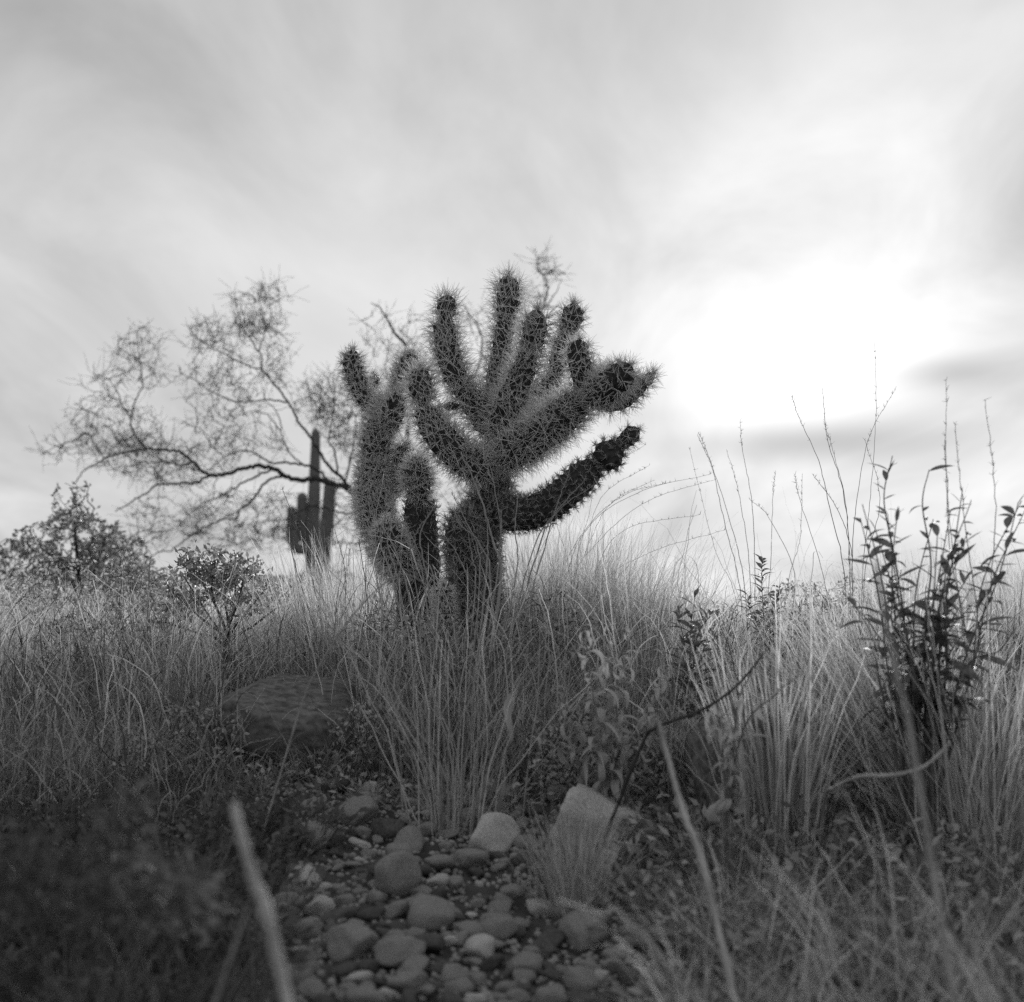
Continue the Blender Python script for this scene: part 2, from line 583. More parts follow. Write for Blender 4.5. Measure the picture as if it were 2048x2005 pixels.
# big right limb with its cluster of joints
add_joint(main, [(960, 1160, 2.97), (1080, 1080, 2.94), (1220, 985, 2.91), (1340, 890, 2.89), (1440, 790, 2.88)], [88, 96, 100, 92, 82], per=8, length=0.040)
add_joint(main, [(1450, 800, 2.88), (1430, 690, 2.87), (1408, 590, 2.86), (1412, 488, 2.85)], [56, 60, 62, 56], per=6, length=0.030)
add_joint(main, [(1450, 800, 2.88), (1540, 760, 2.84), (1620, 700, 2.80), (1690, 625, 2.78)], [70, 80, 80, 66], per=7, length=0.030)
add_joint(main, [(1500, 800, 2.9), (1600, 815, 2.9), (1700, 765, 2.9), (1770, 715, 2.9)], [58, 66, 58, 48], per=7, length=0.030)
add_joint(main, [(1750, 740, 2.92), (1785, 705, 2.92), (1812, 672, 2.92)], [24, 30, 26], per=7, length=0.030)
add_joint(main, [(1475, 760, 2.95), (1510, 700, 2.96), (1535, 640, 2.97)], [34, 40, 38], per=7)
# left limb
add_joint(main, [(930, 1210, 2.96), (800, 1150, 2.92), (690, 1060, 2.89), (605, 950, 2.88), (560, 830, 2.88)], [82, 84, 80, 72, 60], per=7, length=0.036)
add_joint(main, [(568, 860, 2.88), (548, 760, 2.88), (545, 640, 2.88)], [52, 60, 58], per=8, length=0.030)
add_joint(main, [(760, 850, 2.97), (720, 852, 2.95), (672, 852, 2.94)], [14, 20, 22], per=2, length=0.015)
# lower right limb: bare knobby joints
add_joint(main, [(960, 1400, 2.98), (1080, 1440, 2.93), (1200, 1410, 2.90), (1330, 1325, 2.88), (1430, 1235, 2.87), (1520, 1160, 2.87)],
          [94, 92, 86, 82, 80, 68], per=10, length=0.015, smat='spine_old', amp=0.008, pitch=.018, spacing=.0145, r=.0006, spread=1.0)
add_joint(main, [(1495, 1185, 2.87), (1560, 1125, 2.86), (1640, 1065, 2.86)], [60, 80, 70], per=10, length=0.015, smat='spine_old', amp=0.008, r=.0006, spread=1.0)
add_joint(main, [(1615, 1085, 2.86), (1670, 1025, 2.86), (1735, 975, 2.86)], [32, 46, 42], per=8, length=0.018, amp=0.006, r=.0006, spread=1.0)

DL = 3.22
g = at(830, 1385, DL)
left = thing('cholla_cactus', (g[0], DL, float(gz(g[0], DL))),
             'smaller cholla cactus behind, with one thin finger bent up at the upper left', 'cactus', 'cholla cacti')
add_joint(left, [(520, 2420, 3.22), (530, 1900, 3.22), (545, 1650, 3.2), (545, 1450, 3.18), (540, 1300, 3.18)], [110, 110, 108, 98, 80], per=3, length=0.016, name='trunk', smat='spine_old', base=False)
add_joint(left, [(500, 1800, 3.2), (400, 1680, 3.2), (320, 1500, 3.2), (285, 1300, 3.22), (300, 1120, 3.22)], [80, 84, 84, 86, 78], per=15, length=0.026, spread=1.0)
add_joint(left, [(290, 1150, 3.22), (315, 1010, 3.22), (335, 880, 3.22), (330, 800, 3.22)], [76, 78, 60, 40], per=14, length=0.025, spread=1.0)
add_joint(left, [(325, 870, 3.24), (245, 810, 3.25), (200, 710, 3.26), (175, 620, 3.26), (180, 545, 3.26)], [38, 46, 48, 50, 46], per=12, length=0.024)
add_joint(left, [(330, 1000, 3.22), (400, 880, 3.2), (435, 770, 3.2)], [56, 64, 56], per=13, length=0.028)
add_joint(left, [(425, 800, 3.22), (460, 690, 3.24), (500, 560, 3.25)], [48, 54, 52], per=12, length=0.026)
add_joint(left, [(340, 940, 3.26), (300, 760, 3.32), (295, 680, 3.34)], [26, 28, 28], per=10, length=0.02)
add_joint(left, [(545, 1360, 3.15), (530, 1240, 3.14), (550, 1120, 3.14)], [66, 72, 62], per=13, length=0.026)
add_joint(left, [(400, 1330, 3.24), (430, 1200, 3.24), (470, 1060, 3.24)], [44, 52, 50], per=14, length=0.028)
add_joint(left, [(500, 1760, 3.1), (420, 1680, 3.08), (375, 1560, 3.07), (365, 1470, 3.07)], [60, 74, 78, 66], per=13, length=0.022, spread=1.0)

# young joint standing in the grass
g = at(893, 1265, 2.9)
pup = thing('cholla_seedling', (g[0], 2.9, float(gz(g[0], 2.9))), 'single short furry cholla joint in the grass between the two trunks', 'cactus', 'cholla cacti')
add_joint(pup, [(893, 1420, 2.9), (892, 1300, 2.9), (890, 1240, 2.9), (886, 1170, 2.9)], [12, 14, 17, 16], per=22, length=0.015, conv=px0, spread=0.9, pitch=0.012, spacing=0.011)

# ------------------------------------------------------------------ background: saguaro, palo verde, dark shrubs
def saguaro_col(P, R, ribs=13):
    C = catmull(P, 40)
    n = len(C)
    s = np.linspace(0, 1, n)
    rr = np.interp(s, np.linspace(0, 1, len(R)), R)
    seg = np.concatenate([[0], np.cumsum(np.linalg.norm(np.diff(C, axis=0), axis=1))])
    q = np.clip((seg - (seg[-1] - R[-1])) / R[-1], 0, 1)
    rr = rr * np.sqrt(np.maximum(1 - q ** 2, 0.01))
    T, A, B = frames(C)
    sides = ribs * 4
    ph = np.arange(sides) * 2 * math.pi / sides
    rib = 1 + 0.24 * np.abs(np.cos(ph * ribs / 2)) - 0.15
    V = C[:, None] + (rr[:, None] * rib[None])[:, :, None] * (A[:, None] * np.cos(ph)[None, :, None] + B[:, None] * np.sin(ph)[None, :, None])
    i = np.arange(n - 1)[:, None] * sides
    j = np.arange(sides)[None]
    k = (j + 1) % sides
    return V.reshape(-1, 3), [np.stack([i + j, i + k, i + sides + k, i + sides + j], -1).reshape(-1, 4), ((n - 1) * sides + np.arange(sides))[None]]


def saguaro(cols, D, label):
    x0 = at(cols[0][0][0][0], 1200, D)[0]
    gzb = float(gz(x0, D))
    root = thing('saguaro_cactus', (x0, D, gzb), label, 'cactus', 'saguaro cacti far behind the tree')
    for q, (pts, R) in enumerate(cols):
        P = [at(x, y, D + dy) for x, y, dy in pts]
        if q == 0:
            P = [np.array([P[0][0], D, gzb - 0.1])] + P
            R = [R[0]] + R
        col = part('column' if q == 0 else 'arm', saguaro_col(P, [r * D / F for r in R]), M['skin_far'], root)


saguaro([([(624, 1130, 0), (628, 1000, 0), (632, 855, 0)], [13.5, 12, 8]),
         ([(622, 1085, 0), (606, 1072, 0), (604, 1040, 0), (604, 985, 0)], [10, 11, 11, 9]),
         ([(618, 1100, -.3), (592, 1095, -.4), (584, 1060, -.4), (583, 1012, -.4)], [9, 10, 10, 8])], 45,
        'tall dark saguaro column with two short arms on its left')
saguaro([([(646, 1130, 0), (654, 1050, 0), (661, 958, 0)], [13, 13, 11])], 47, 'plain dark saguaro column just right of the armed one')


def c2(u, v):
    return 80 + u * UX, 500 + v * UX


TD = 14.0
LIMBS = [  # (points in crop 2 or photo pixels, r0, r1, depth offset0, offset1)
    ([(1850, 1560), (1800, 1450), (1700, 1325), (1640, 1285), (1560, 1265), (1500, 1245), (1430, 1255), (1350, 1235), (1280, 1195), (1200, 1175), (1130, 1185), (1040, 1212), (960, 1227), (900, 1212), (840, 1160), (780, 1110), (720, 1090), (650, 1090), (560, 1085), (450, 1105), (370, 1130), (310, 1165), (240, 1200), (190, 1270)], 24, 4, 0.1, -0.5),
    ([(930, 1228), (850, 1265), (780, 1270), (720, 1276), (640, 1280), (580, 1320), (500, 1370), (410, 1425)], 10, 4, -.3, -.7),
    ([(1270, 1195), (1180, 1230), (1100, 1270), (1030, 1310), (970, 1345), (900, 1370), (850, 1400)], 9, 3.5, 0, .5),
    ([(1360, 1235), (1280, 1235), (1220, 1270), (1180, 1330), (1140, 1380), (1080, 1420), (1070, 1460), (990, 1470), (900, 1510), (830, 1550), (760, 1600), (720, 1635), (650, 1645), (600, 1670)], 10, 4, 0, .6),
    ([(1580, 1265), (1530, 1215), (1470, 1180), (1400, 1165), (1330, 1160), (1260, 1160), (1190, 1120), (1130, 1095), (1060, 1105), (1000, 1130), (940, 1180)], 11, 4, .1, .5),
    ([(1760, 1390), (1720, 1330), (1650, 1250), (1580, 1190), (1540, 1130), (1510, 1080), (1470, 1020), (1420, 950), (1380, 880), (1345, 820), (1290, 750), (1210, 655), (1210, 600), (1195, 560), (1150, 490), (1100, 420), (1080, 350), (1060, 260)], 14, 3, 0, .3),
    ([(1345, 830), (1250, 818), (1150, 825), (1070, 825), (1000, 800), (930, 770), (860, 720), (800, 690)], 7, 3, .2, -.2),
    ([(1205, 655), (1130, 630), (1060, 600), (1000, 560), (900, 520), (830, 450), (800, 410)], 6, 2.5, .2, .6),
    ([(1195, 550), (1230, 430), (1260, 350), (1230, 250), (1190, 170)], 5, 2, .3, .1),
    ([(1430, 1170), (1370, 1120), (1340, 1070), (1310, 1000), (1310, 950), (1280, 870), (1230, 830)], 6, 3, .1, -.3),
    ([(1310, 990), (1270, 930), (1220, 890), (1150, 880), (1080, 900)], 5, 2.5, 0, -.3),
    ([(580, 1088), (510, 1000), (495, 930), (505, 870), (530, 800), (555, 740), (550, 640), (540, 580), (530, 480)], 8, 2.5, -.3, -.1),
    ([(497, 925), (440, 830), (420, 770), (360, 700), (300, 680)], 5, 2.5, -.3, -.6),
    ([(545, 590), (490, 570), (420, 530)], 4, 2, -.1, 0),
    ([(553, 720), (600, 680), (640, 640)], 4, 2, -.2, 0),
    ([(1620, 1230), (1605, 1100), (1570, 1040), (1590, 930), (1600, 800), (1570, 720)], 8, 3, 0, .4),
    ([(1660, 1270), (1700, 1100), (1720, 950), (1690, 850)], 8, 3, 0, -.3),
    ([(1800, 1430), (1740, 1410), (1680, 1435), (1600, 1420), (1500, 1395), (1400, 1430), (1330, 1470), (1260, 1470)], 9, 3.5, .2, .4),
    ([(1830, 1540), (1750, 1530), (1690, 1525), (1640, 1500)], 6, 3, .1, .4),
    ([(1840, 1600), (1760, 1590), (1700, 1600), (1640, 1590), (1560, 1600)], 6, 3, .1, .4),
    ([(840, 1160), (760, 1170), (690, 1150), (600, 1160), (520, 1150)], 6, 3, -.2, .3),
    ([(700, 1275), (650, 1230), (610, 1180), (560, 1130)], 5, 2.5, -.3, .2),
    ([(350, 1140), (300, 1060), (250, 1000), (180, 1040), (60, 1080), (0, 1120)], 5, 2, -.4, -.8),
    ([(1000, 1130), (930, 1060), (880, 980), (830, 960)], 5, 2, .3, .6),
    # the crown behind and above the large cholla, photo pixels converted to this crop
    ([(1850, 1560), (1960, 1200), (2010, 900), (2020, 620), (1990, 520), (1930, 450), (1885, 365), (1840, 305), (1800, 292)], 22, 2.5, .2, .2),
    ([(1950, 1230), (2200, 900), (2380, 650), (2400, 460), (2330, 340), (2310, 300)], 12, 2.5, .3, .5),
    ([(2180, 930), (2450, 780), (2620, 520), (2740, 300), (2760, 180), (2700, 100), (2720, 20)], 12, 2.5, .3, .1),
    ([(2740, 320), (2800, 240), (2840, 160)], 5, 2, .2, .1),
    ([(2010, 800), (1900, 720), (1880, 620), (1900, 520)], 6, 2.5, .2, -.2),
    ([(1960, 1100), (1860, 950), (1800, 850), (1760, 760)], 8, 2.5, .1, -.2),
]
SPRAYS = [  # centre u, v, radius u, radius v, targets
    (530, 520, 95, 90, 90), (560, 680, 110, 70, 70), (360, 720, 120, 90, 70), (330, 900, 160, 90, 110), (560, 950, 110, 80, 60),
    (580, 1060, 130, 50, 110), (420, 1040, 170, 60, 130), (600, 1160, 220, 60, 190), (700, 1210, 200, 60, 120), (250, 1120, 180, 70, 50),
    (120, 1060, 130, 60, 35), (980, 460, 130, 80, 110), (860, 500, 80, 80, 40), (1130, 330, 90, 110, 110), (1160, 430, 60, 60, 70), (1260, 280, 80, 110, 80),
    (1290, 480, 70, 80, 50), (1050, 580, 150, 60, 60), (900, 700, 130, 70, 80), (1120, 680, 150, 70, 90), (1310, 650, 50, 90, 50), (1000, 800, 180, 60, 80),
    (1100, 920, 160, 60, 70), (870, 1000, 90, 80, 60), (930, 1130, 130, 70, 80), (1050, 1050, 100, 60, 50), (1240, 1080, 90, 70, 50),
    (1560, 780, 120, 90, 130), (1640, 900, 110, 130, 190), (1700, 1020, 80, 110, 120), (1470, 830, 80, 60, 60), (1580, 960, 90, 80, 60),
    (800, 1320, 200, 60, 60), (700, 1480, 180, 80, 130), (900, 1480, 150, 80, 110), (1060, 1400, 120, 70, 60), (1260, 1440, 150, 110, 190), (1200, 1560, 170, 60, 110),
    (620, 1560, 120, 60, 50), (1000, 1580, 140, 50, 70), (1560, 1400, 120, 120, 50), (1660, 1400, 80, 160, 80), (1650, 1600, 120, 60, 50), (1400, 1560, 80, 80, 50),
    (1880, 420, 130, 110, 55), (1960, 640, 150, 120, 90), (1850, 800, 110, 110, 110), (2120, 520, 140, 130, 80), (2330, 420, 110, 120, 60), (2250, 660, 150, 130, 60),
    (2480, 700, 140, 100, 40), (2760, 190, 90, 130, 60), (2740, 60, 60, 70, 18), (2660, 320, 90, 90, 30), (1900, 1000, 130, 150, 80), (2150, 900, 150, 120, 50), (2250, 1250, 250, 150, 200),
]


def grow_twigs(nodes, targets, r, steps=7, rs=RS, wob=0.12, sides=3):
    """reach each target from the nearest existing node by a crooked twig; returns tubes and twig tips"""
    ND = np.zeros((len(nodes) + len(targets) * steps, 3))
    ND[:len(nodes)] = nodes
    cnt = len(nodes)
    d0 = np.array([np.min(np.sum((nodes - t) ** 2, 1)) for t in targets])
    out = []
    tw = []
    for ti in np.argsort(d0):
        t = targets[ti]
        dd = np.sum((ND[:cnt] - t) ** 2, 1)
        k = int(np.argmin(dd))
        a = ND[k]
        Ld = math.sqrt(dd[k])
        if Ld < 1e-4:
            continue
        s = np.linspace(0, 1, steps)[:, None]
        P = a * (1 - s) + t * s
        off = rs.randn(3) * Ld * wob * 1.5
        P = P + np.sin(s * math.pi) * off
        P[1:] += rs.randn(steps - 1, 3) * Ld * wob * 0.45
        out.append(tube(P, np.linspace(r, r * 0.45, steps) * (0.7 + 0.6 * rs.rand()), sides, cap=False))
        ND[cnt:cnt + steps - 1] = P[1:]
        cnt += steps - 1
        tw.append(P)
    return out, tw


def leaf_quads(C, D, L, W, rs=RS):
    """small flat diamond leaves at C pointing along D"""
    n = len(C)
    D = D / (np.linalg.norm(D, axis=1)[:, None] + 1e-9)
    Sd = np.cross(D, rs.randn(n, 3))
    Sd /= np.linalg.norm(Sd, axis=1)[:, None] + 1e-9
    Nn = np.cross(D, Sd)
    L = np.broadcast_to(L, (n,))[:, None]
    W = np.broadcast_to(W, (n,))[:, None]
    V = np.stack([C, C + D * L * .45 + Sd * W + Nn * W * .3, C + D * L, C + D * L * .45 - Sd * W + Nn * W * .3], 1).reshape(-1, 3)
    return V, [np.arange(n)[:, None] * 4 + np.array([[0, 1, 2, 3]])]


def build_tree():
    bx = at(*c2(1850, 1700), TD)[0]
    zb = float(gz(bx, TD))
    root = thing('palo_verde_tree', (bx, TD, zb), 'bare wispy tree with crooked limbs reaching left behind the cacti', 'tree')
    k = UX * TD / F
    tr = [np.array([bx + .05, TD, zb - .1]), at(*c2(1860, 1660), TD + .05), at(*c2(1850, 1540), TD + .05)]
    C = catmull(tr, 10)
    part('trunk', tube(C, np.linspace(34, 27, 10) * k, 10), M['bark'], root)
    nodes = []
    for pts, r0, r1, o0, o1 in LIMBS:
        n = len(pts)
        P = np.array([at(*c2(u, v), TD + o0 + (o1 - o0) * i / (n - 1)) for i, (u, v) in enumerate(pts)])
        C = catmull(P, n * 5)
        C[1:-1] += RS.randn(len(C) - 2, 3) * 0.006
        R = np.linspace(r0, r1, len(C)) * k * 0.74
        part('limb', tube(C, R, 7), M['bark'], root)
        nodes.append(C[len(C) // 6:])
    nodes = np.concatenate(nodes)
    T = []
    for u, v, ru, rv, n in SPRAYS:
        n = int(n * .5)
        a = RS.rand(n) * 2 * math.pi
        q = np.sqrt(RS.rand(n)) * 1.3
        for i in range(n):
            T.append(at(*c2(u + ru * q[i] * math.cos(a[i]), v + rv * q[i] * math.sin(a[i])), TD + RS.uniform(-.75, .75)))
    T = np.array(T)
    items, tw = grow_twigs(nodes, T, 0.0046, wob=0.085)
    # side twiglets
    A, B = [], []
    LC, LD = [], []
    for P in tw:
        Ld = np.linalg.norm(P[-1] - P[0])
        for q in range(RS.randint(1, 4)):
            i = RS.randint(1, len(P))
            d = (P[i] - P[i - 1])
            d = d / (np.linalg.norm(d) + 1e-9) + RS.randn(3) * 0.6 + np.array([0, 0, .35])
            d /= np.linalg.norm(d)
            ln = RS.uniform(0.08, 0.26)
            b1 = P[i] + d * ln * .5
            d2 = d + RS.randn(3) * .3
            b2 = b1 + d2 / np.linalg.norm(d2) * ln * .6
            A += [P[i], b1]
            B += [b1, b2]
            for _ in range(1):
                LC.append(P[i] + (b1 - P[i]) * RS.rand() if RS.rand() < .4 else b1 + (b2 - b1) * RS.rand())
                LD.append(d + RS.randn(3) * .8)
    items.append(prisms(np.array(A), np.array(B), 0.0022, 0.0013))
    part('twigs', merge(items), M['twig'], root, kind='stuff')
    part('leaflets', leaf_quads(np.array(LC), np.array(LD), RS.uniform(.012, .03, len(LC)), .0045), M['leaflet'], root, smooth=False, kind='stuff')


build_tree()


def shrub(name, label, cat, D, base_px, stems, targets, leaf_len, leaf_w, leaf_mat, per=5, r=0.003, stem_r=0.008, depth=.25, group=None, gap=0.03, tips=None, bark='bark'):
    """shrub with stems, twigs and many small leaves; stems and targets in photo pixels"""
    b = at(base_px[0], base_px[1], D)
    zb = float(gz(b[0], D))
    root = thing(name, (b[0], D, zb), label, cat, group)
    nodes = []
    for pts in stems:
        n = len(pts)
        P = [np.array([b[0] + RS.uniform(-.02, .02), D + RS.uniform(-.02, .02), zb - 0.02])]
        dd = RS.uniform(-depth, depth)
        for i, (x, y) in enumerate(pts):
            P.append(at(x, y, D + dd * (i + 1) / n))
        C = catmull(P, 6 * len(P))
        part('stem', tube(C, np.linspace(stem_r, stem_r * .4, len(C)), 6), M[bark], root)
        nodes.append(C[len(C) // 3:])
    nodes = np.concatenate(nodes)
    T = []
    for x, y, rx, ry, n in targets:
        for _ in range(n):
            a = RS.rand() * 6.283
            q = math.sqrt(RS.rand())
            T.append(at(x + rx * q * math.cos(a), y + ry * q * math.sin(a), D + RS.uniform(-depth, depth)))
    T = np.array(T)
    items, tw = grow_twigs(nodes, T, r, steps=5)
    part('twigs', merge(items), M['twig'], root, kind='stuff')
    LC, LD = [], []
    for P in tw:
        for q in range(per):
            t = RS.rand() ** .6 * (len(P) - 1.001)
            i = int(t)
            LC.append(P[i] + (P[i + 1] - P[i]) * (t - i) + RS.randn(3) * gap * .25)
            d = P[-1] - P[0]
            LD.append(d / (np.linalg.norm(d) + 1e-9) + RS.randn(3) * .8)
    n = len(LC)
    if n:
        part('foliage', leaf_quads(np.array(LC), np.array(LD), RS.uniform(.6, 1.2, n) * leaf_len, leaf_w), M[leaf_mat], root, smooth=False, kind='stuff')
    return root


shrub('leafy_shrub', 'small ragged leafy shrub with forked stems left of the saguaros', 'shrub', 3.3, (455, 1330),
      [[(452, 1270), (430, 1210), (395, 1150), (385, 1120)], [(456, 1260), (450, 1200), (455, 1130)], [(456, 1270), (478, 1200), (490, 1140)], [(450, 1285), (400, 1235), (350, 1190), (335, 1170)], [(458, 1280), (490, 1230), (530, 1180)],
       [(445, 1290), (390, 1265), (330, 1245)], [(454, 1275), (425, 1190), (430, 1120)], [(450, 1290), (410, 1220), (365, 1150)], [(458, 1270), (470, 1190), (470, 1110)], [(462, 1290), (510, 1250), (555, 1215)]],
      [(430, 1135, 95, 32, 75), (390, 1165, 75, 40, 60), (470, 1160, 80, 45, 65), (360, 1210, 50, 30, 30), (525, 1190, 50, 40, 28), (440, 1210, 70, 35, 22), (340, 1250, 40, 25, 12), (400, 1105, 60, 12, 14)],
      0.017, 0.0045, 'leaf_shrub', per=6, r=0.0013, stem_r=0.0042, depth=.14)
shrub('dark_shrub', 'dark rounded shrub at the far left edge below the tree', 'shrub', 8.0, (170, 1300),
      [[(160, 1180), (150, 1060)], [(180, 1180), (210, 1080)], [(150, 1180), (90, 1100)], [(190, 1200), (260, 1140)]],
      [(170, 1080, 80, 70, 150), (230, 1120, 80, 55, 170), (120, 1120, 130, 80, 170), (200, 1190, 150, 80, 260), (60, 1160, 110, 90, 150), (150, 1010, 50, 50, 40)],
      0.030, 0.007, 'leaf_shrub', per=8, r=0.004, stem_r=0.02, depth=.7)
shrub('far_shrub', 'low dark shrub in the distance to the right of the leafy shrub', 'shrub', 9.0, (560, 1290),
      [[(550, 1220), (540, 1160)], [(570, 1220), (600, 1160)]],
      [(540, 1190, 70, 40, 200), (610, 1180, 70, 35, 160), (660, 1170, 50, 40, 120)],
      0.03, 0.009, 'leaf', per=6, r=0.004, stem_r=0.014, depth=.5)
# dry twiggy brush that breaks up the grass
BR = 'dry brush among the grass'
def brush(label, D, base, areas, r=.0012, per=2, ll=.014, lm='dry_leaf', stem_r=.003, depth=.12, ns=5, bark='stalk_dark'):
    stems = []
    for q in range(ns):
        ar = areas[q % len(areas)]
        x, y = ar[0] + RS.uniform(-.6, .6) * ar[2], ar[1] + RS.uniform(-.5, .5) * ar[3]
        stems.append([(base[0] * .6 + x * .4 + RS.uniform(-8, 8), base[1] * .5 + y * .5), (x, y)])
    shrub('dry_brush', label, 'brush', D, base, stems, areas, ll, ll * .24, lm, per=per, r=r, stem_r=stem_r, depth=depth, group=BR, bark=bark)


brush('dark twiggy brush in the shade right of the broad boulder', 2.5, (760, 1560), [(740, 1470, 90, 60, 110), (820, 1500, 70, 50, 80), (680, 1530, 70, 40, 60)])
brush('pale twiggy brush under the curly dry plant', 2.35, (1180, 1600), [(1170, 1480, 100, 70, 120), (1270, 1520, 90, 60, 110), (1100, 1540, 60, 40, 50)], per=4, bark='stalk')
brush('twiggy brush between the right tussocks', 2.6, (1600, 1540), [(1600, 1420, 90, 80, 130), (1680, 1440, 60, 60, 70)], per=4, bark='stalk')
brush('low brush at the left edge below the dark shrub', 3.2, (220, 1420), [(200, 1300, 110, 90, 170), (300, 1330, 80, 70, 100), (110, 1310, 90, 90, 110)], per=4, bark='stalk')
brush('thin brush left of the broad boulder', 2.5, (420, 1570), [(400, 1480, 110, 70, 150), (300, 1520, 90, 60, 100)], per=3)
brush('twiggy brush against the foot of the smaller cactus', 2.85, (770, 1420), [(760, 1290, 70, 90, 120), (830, 1310, 50, 70, 60)], per=2, bark='stalk')
brush('brush standing right of the large cactus trunk', 2.8, (1080, 1420), [(1090, 1260, 70, 90, 120), (1160, 1280, 60, 70, 80)], per=3, bark='stalk')
brush('feathery brush on the crest below the bright sky', 3.6, (1380, 1350), [(1380, 1230, 80, 50, 110), (1320, 1250, 60, 50, 70)], per=4, bark='stalk')
brush('feathery brush on the crest beside the spire weed', 3.7, (1600, 1340), [(1610, 1220, 110, 55, 130), (1690, 1210, 60, 60, 70)], per=4, bark='stalk')
brush('dark loose brush at the lower left corner', 1.1, (200, 1990), [(120, 1760, 190, 90, 110), (330, 1800, 130, 80, 80), (250, 1640, 60, 60, 22)], r=.0008, per=5, ll=.014, lm='grass_shaded', stem_r=.0018)
brush('dark brush on the left skyline under the tree', 6.0, (330, 1290), [(320, 1190, 90, 50, 160), (250, 1180, 80, 60, 140)], r=.002, per=5, ll=.025, lm='leaf_shrub', stem_r=.006, depth=.3)

brush('tall loose brush at the left edge in front of the dark shrub', 3.9, (140, 1370), [(130, 1190, 120, 80, 190), (60, 1230, 90, 90, 120)], r=.0014, per=4, ll=.018, bark='stalk', depth=.2, ns=7)
brush('twiggy brush between the dark shrub and the small leafy shrub', 3.7, (280, 1370), [(275, 1200, 70, 70, 130), (320, 1250, 60, 60, 80)], r=.0013, per=4, ll=.016, lm='herb', bark='stalk_dark', depth=.2, ns=7)
brush('dark tangled brush low before the two cactus trunks', 2.7, (900, 1440), [(880, 1300, 110, 80, 120), (980, 1320, 80, 70, 80)], r=.0012, per=2, bark='stalk_dark', ns=6)

# ------------------------------------------------------------------ stones
def rock_mesh(seed, sub=3, planes=14, rough=0.05, soft=0.25):
    rs = np.random.RandomState(seed)
    bmv, bmf = ico(sub)
    Nn = rs.randn(planes, 3)
    Nn /= np.linalg.norm(Nn, axis=1)[:, None]
    h = rs.uniform(0.62, 1.0, planes)
    dots = bmv @ Nn.T
    rr = np.where(dots > 0.05, h[None] / np.maximum(dots, 0.05), 9)
    r = -np.log(np.sum(np.exp(-rr * 40), 1)) / 40
    r = np.minimum(r, 1.25) * (1 - soft) + soft * 0.85
    k = rs.uniform(2.5, 6, (6, 3)) * rs.choice([-1, 1], (6, 3))
    ph = rs.rand(6) * 6.28
    r = r + rough * np.sum(np.sin(bmv @ k.T + ph), 1) / 3
    k = rs.uniform(9, 18, (6, 3)) * rs.choice([-1, 1], (6, 3))
    r = r + rough * .3 * np.sum(np.sin(bmv @ k.T + ph), 1) / 3
    return bmv * r[:, None], bmf


_ICO = {}


def ico(sub):
    if sub not in _ICO:
        import bmesh
        bm = bmesh.new()
        bmesh.ops.create_icosphere(bm, subdivisions=sub, radius=1)
        V = np.array([v.co[:] for v in bm.verts])
        Fc = np.array([[v.index for v in f.verts] for f in bm.faces])
        bm.free()
        _ICO[sub] = (V, Fc)
    return _ICO[sub]


SMALL = {}
for mname in ('stone', 'stone_pale', 'stone_dark'):
    lst = []
    for q in range(7):
        V, Fc = rock_mesh(100 + q, 3, 7 + q % 4, 0.035, 0.0)
        me = mesh_np('stone', V, [Fc])
        me.materials.append(M[mname])
        lst.append(me)
    SMALL[mname] = lst
PLACED = []


def stone(p, size, label, m='stone', flat=None, rot=None, seed=None, group='loose stones in the foreground', name='stone', sink=0.25, cat='stone'):
    me = SMALL[m][RS.randint(7)] if seed is None else None
    if me is None:
        V, Fc = rock_mesh(seed, 5 if m == 'boulder' else 4, 10, 0.045, 0.02)
        if m == 'boulder':
            rr = np.random.RandomState(seed + 1)
            for fq, am in ((14, .022), (30, .012), (62, .007)):
                kk = rr.randn(7, 3) * fq * .6
                V = V * (1 + am * np.sum(np.abs(np.sin(V @ kk.T + rr.rand(7) * 6)) - .6, 1)[:, None] / 2)
        me = mesh_np(name, V, [Fc])
        me.materials.append(M[m])
    o = bpy.data.objects.new(name, me)
    COL.objects.link(o)
    s = size if isinstance(size, tuple) else (size * RS.uniform(.85, 1.3), size * RS.uniform(.8, 1.1), size * RS.uniform(.5, .8))
    o.scale = s
    o.location = (float(p[0]), float(p[1]), float(gz(p[0], p[1])) + s[2] * (0.8 - sink))
    o.rotation_euler = rot or (RS.uniform(-.35, .35), RS.uniform(-.35, .35), RS.uniform(0, 6.28))
    tag(o, label, cat, group)
    PLACED.append((p[0], p[1], max(s[0], s[1])))
    return o


def gp(x, y):
    return ground_px(x, y)


P = gp(1195, 1672)
stone(P, (.086, .05, .055), 'large pale wedge shaped rock right of centre, the biggest bright one', 'stone_pale', seed=7, rot=(.1, .35, .4), name='rock', cat='rock', sink=.5)
P = gp(985, 1700)
stone(P, (.048, .04, .036), 'bright pale rock at the foot of the centre stalk', 'stone_pale', seed=3, rot=(.2, -.2, 1.2), name='rock', cat='rock', sink=.5)
P = gp(1155, 1790)
stone(P, (.055, .04, .05), 'upright grey rock half covered by a fan of fine grass', 'stone', seed=15, rot=(.3, .2, 2.2), name='rock', cat='rock')
P = gp(585, 1500)
stone(P, (.165, .13, .105), 'broad rounded boulder in the grass left of centre', 'boulder', seed=21, rot=(0.05, .10, .3), sink=.35, name='boulder', cat='boulder', group=None)
P = gp(1475, 1640)
stone(P, (.070, .075, .105), 'dark upright boulder in shade right of centre', 'boulder', seed=28, rot=(.05, -.08, .9), name='boulder', cat='boulder', group=None)
P = gp(1362, 1530)
stone(P, (.055, .05, .05), 'pale rounded rock beside the dark upright boulder', 'stone_pale', seed=33, rot=(.05, .2, .1), name='rock', cat='rock')
P = gp(715, 1650)
stone(P, (.034, .03, .026), 'lumpy grey stone at the top left of the loose stones', 'stone', seed=41)
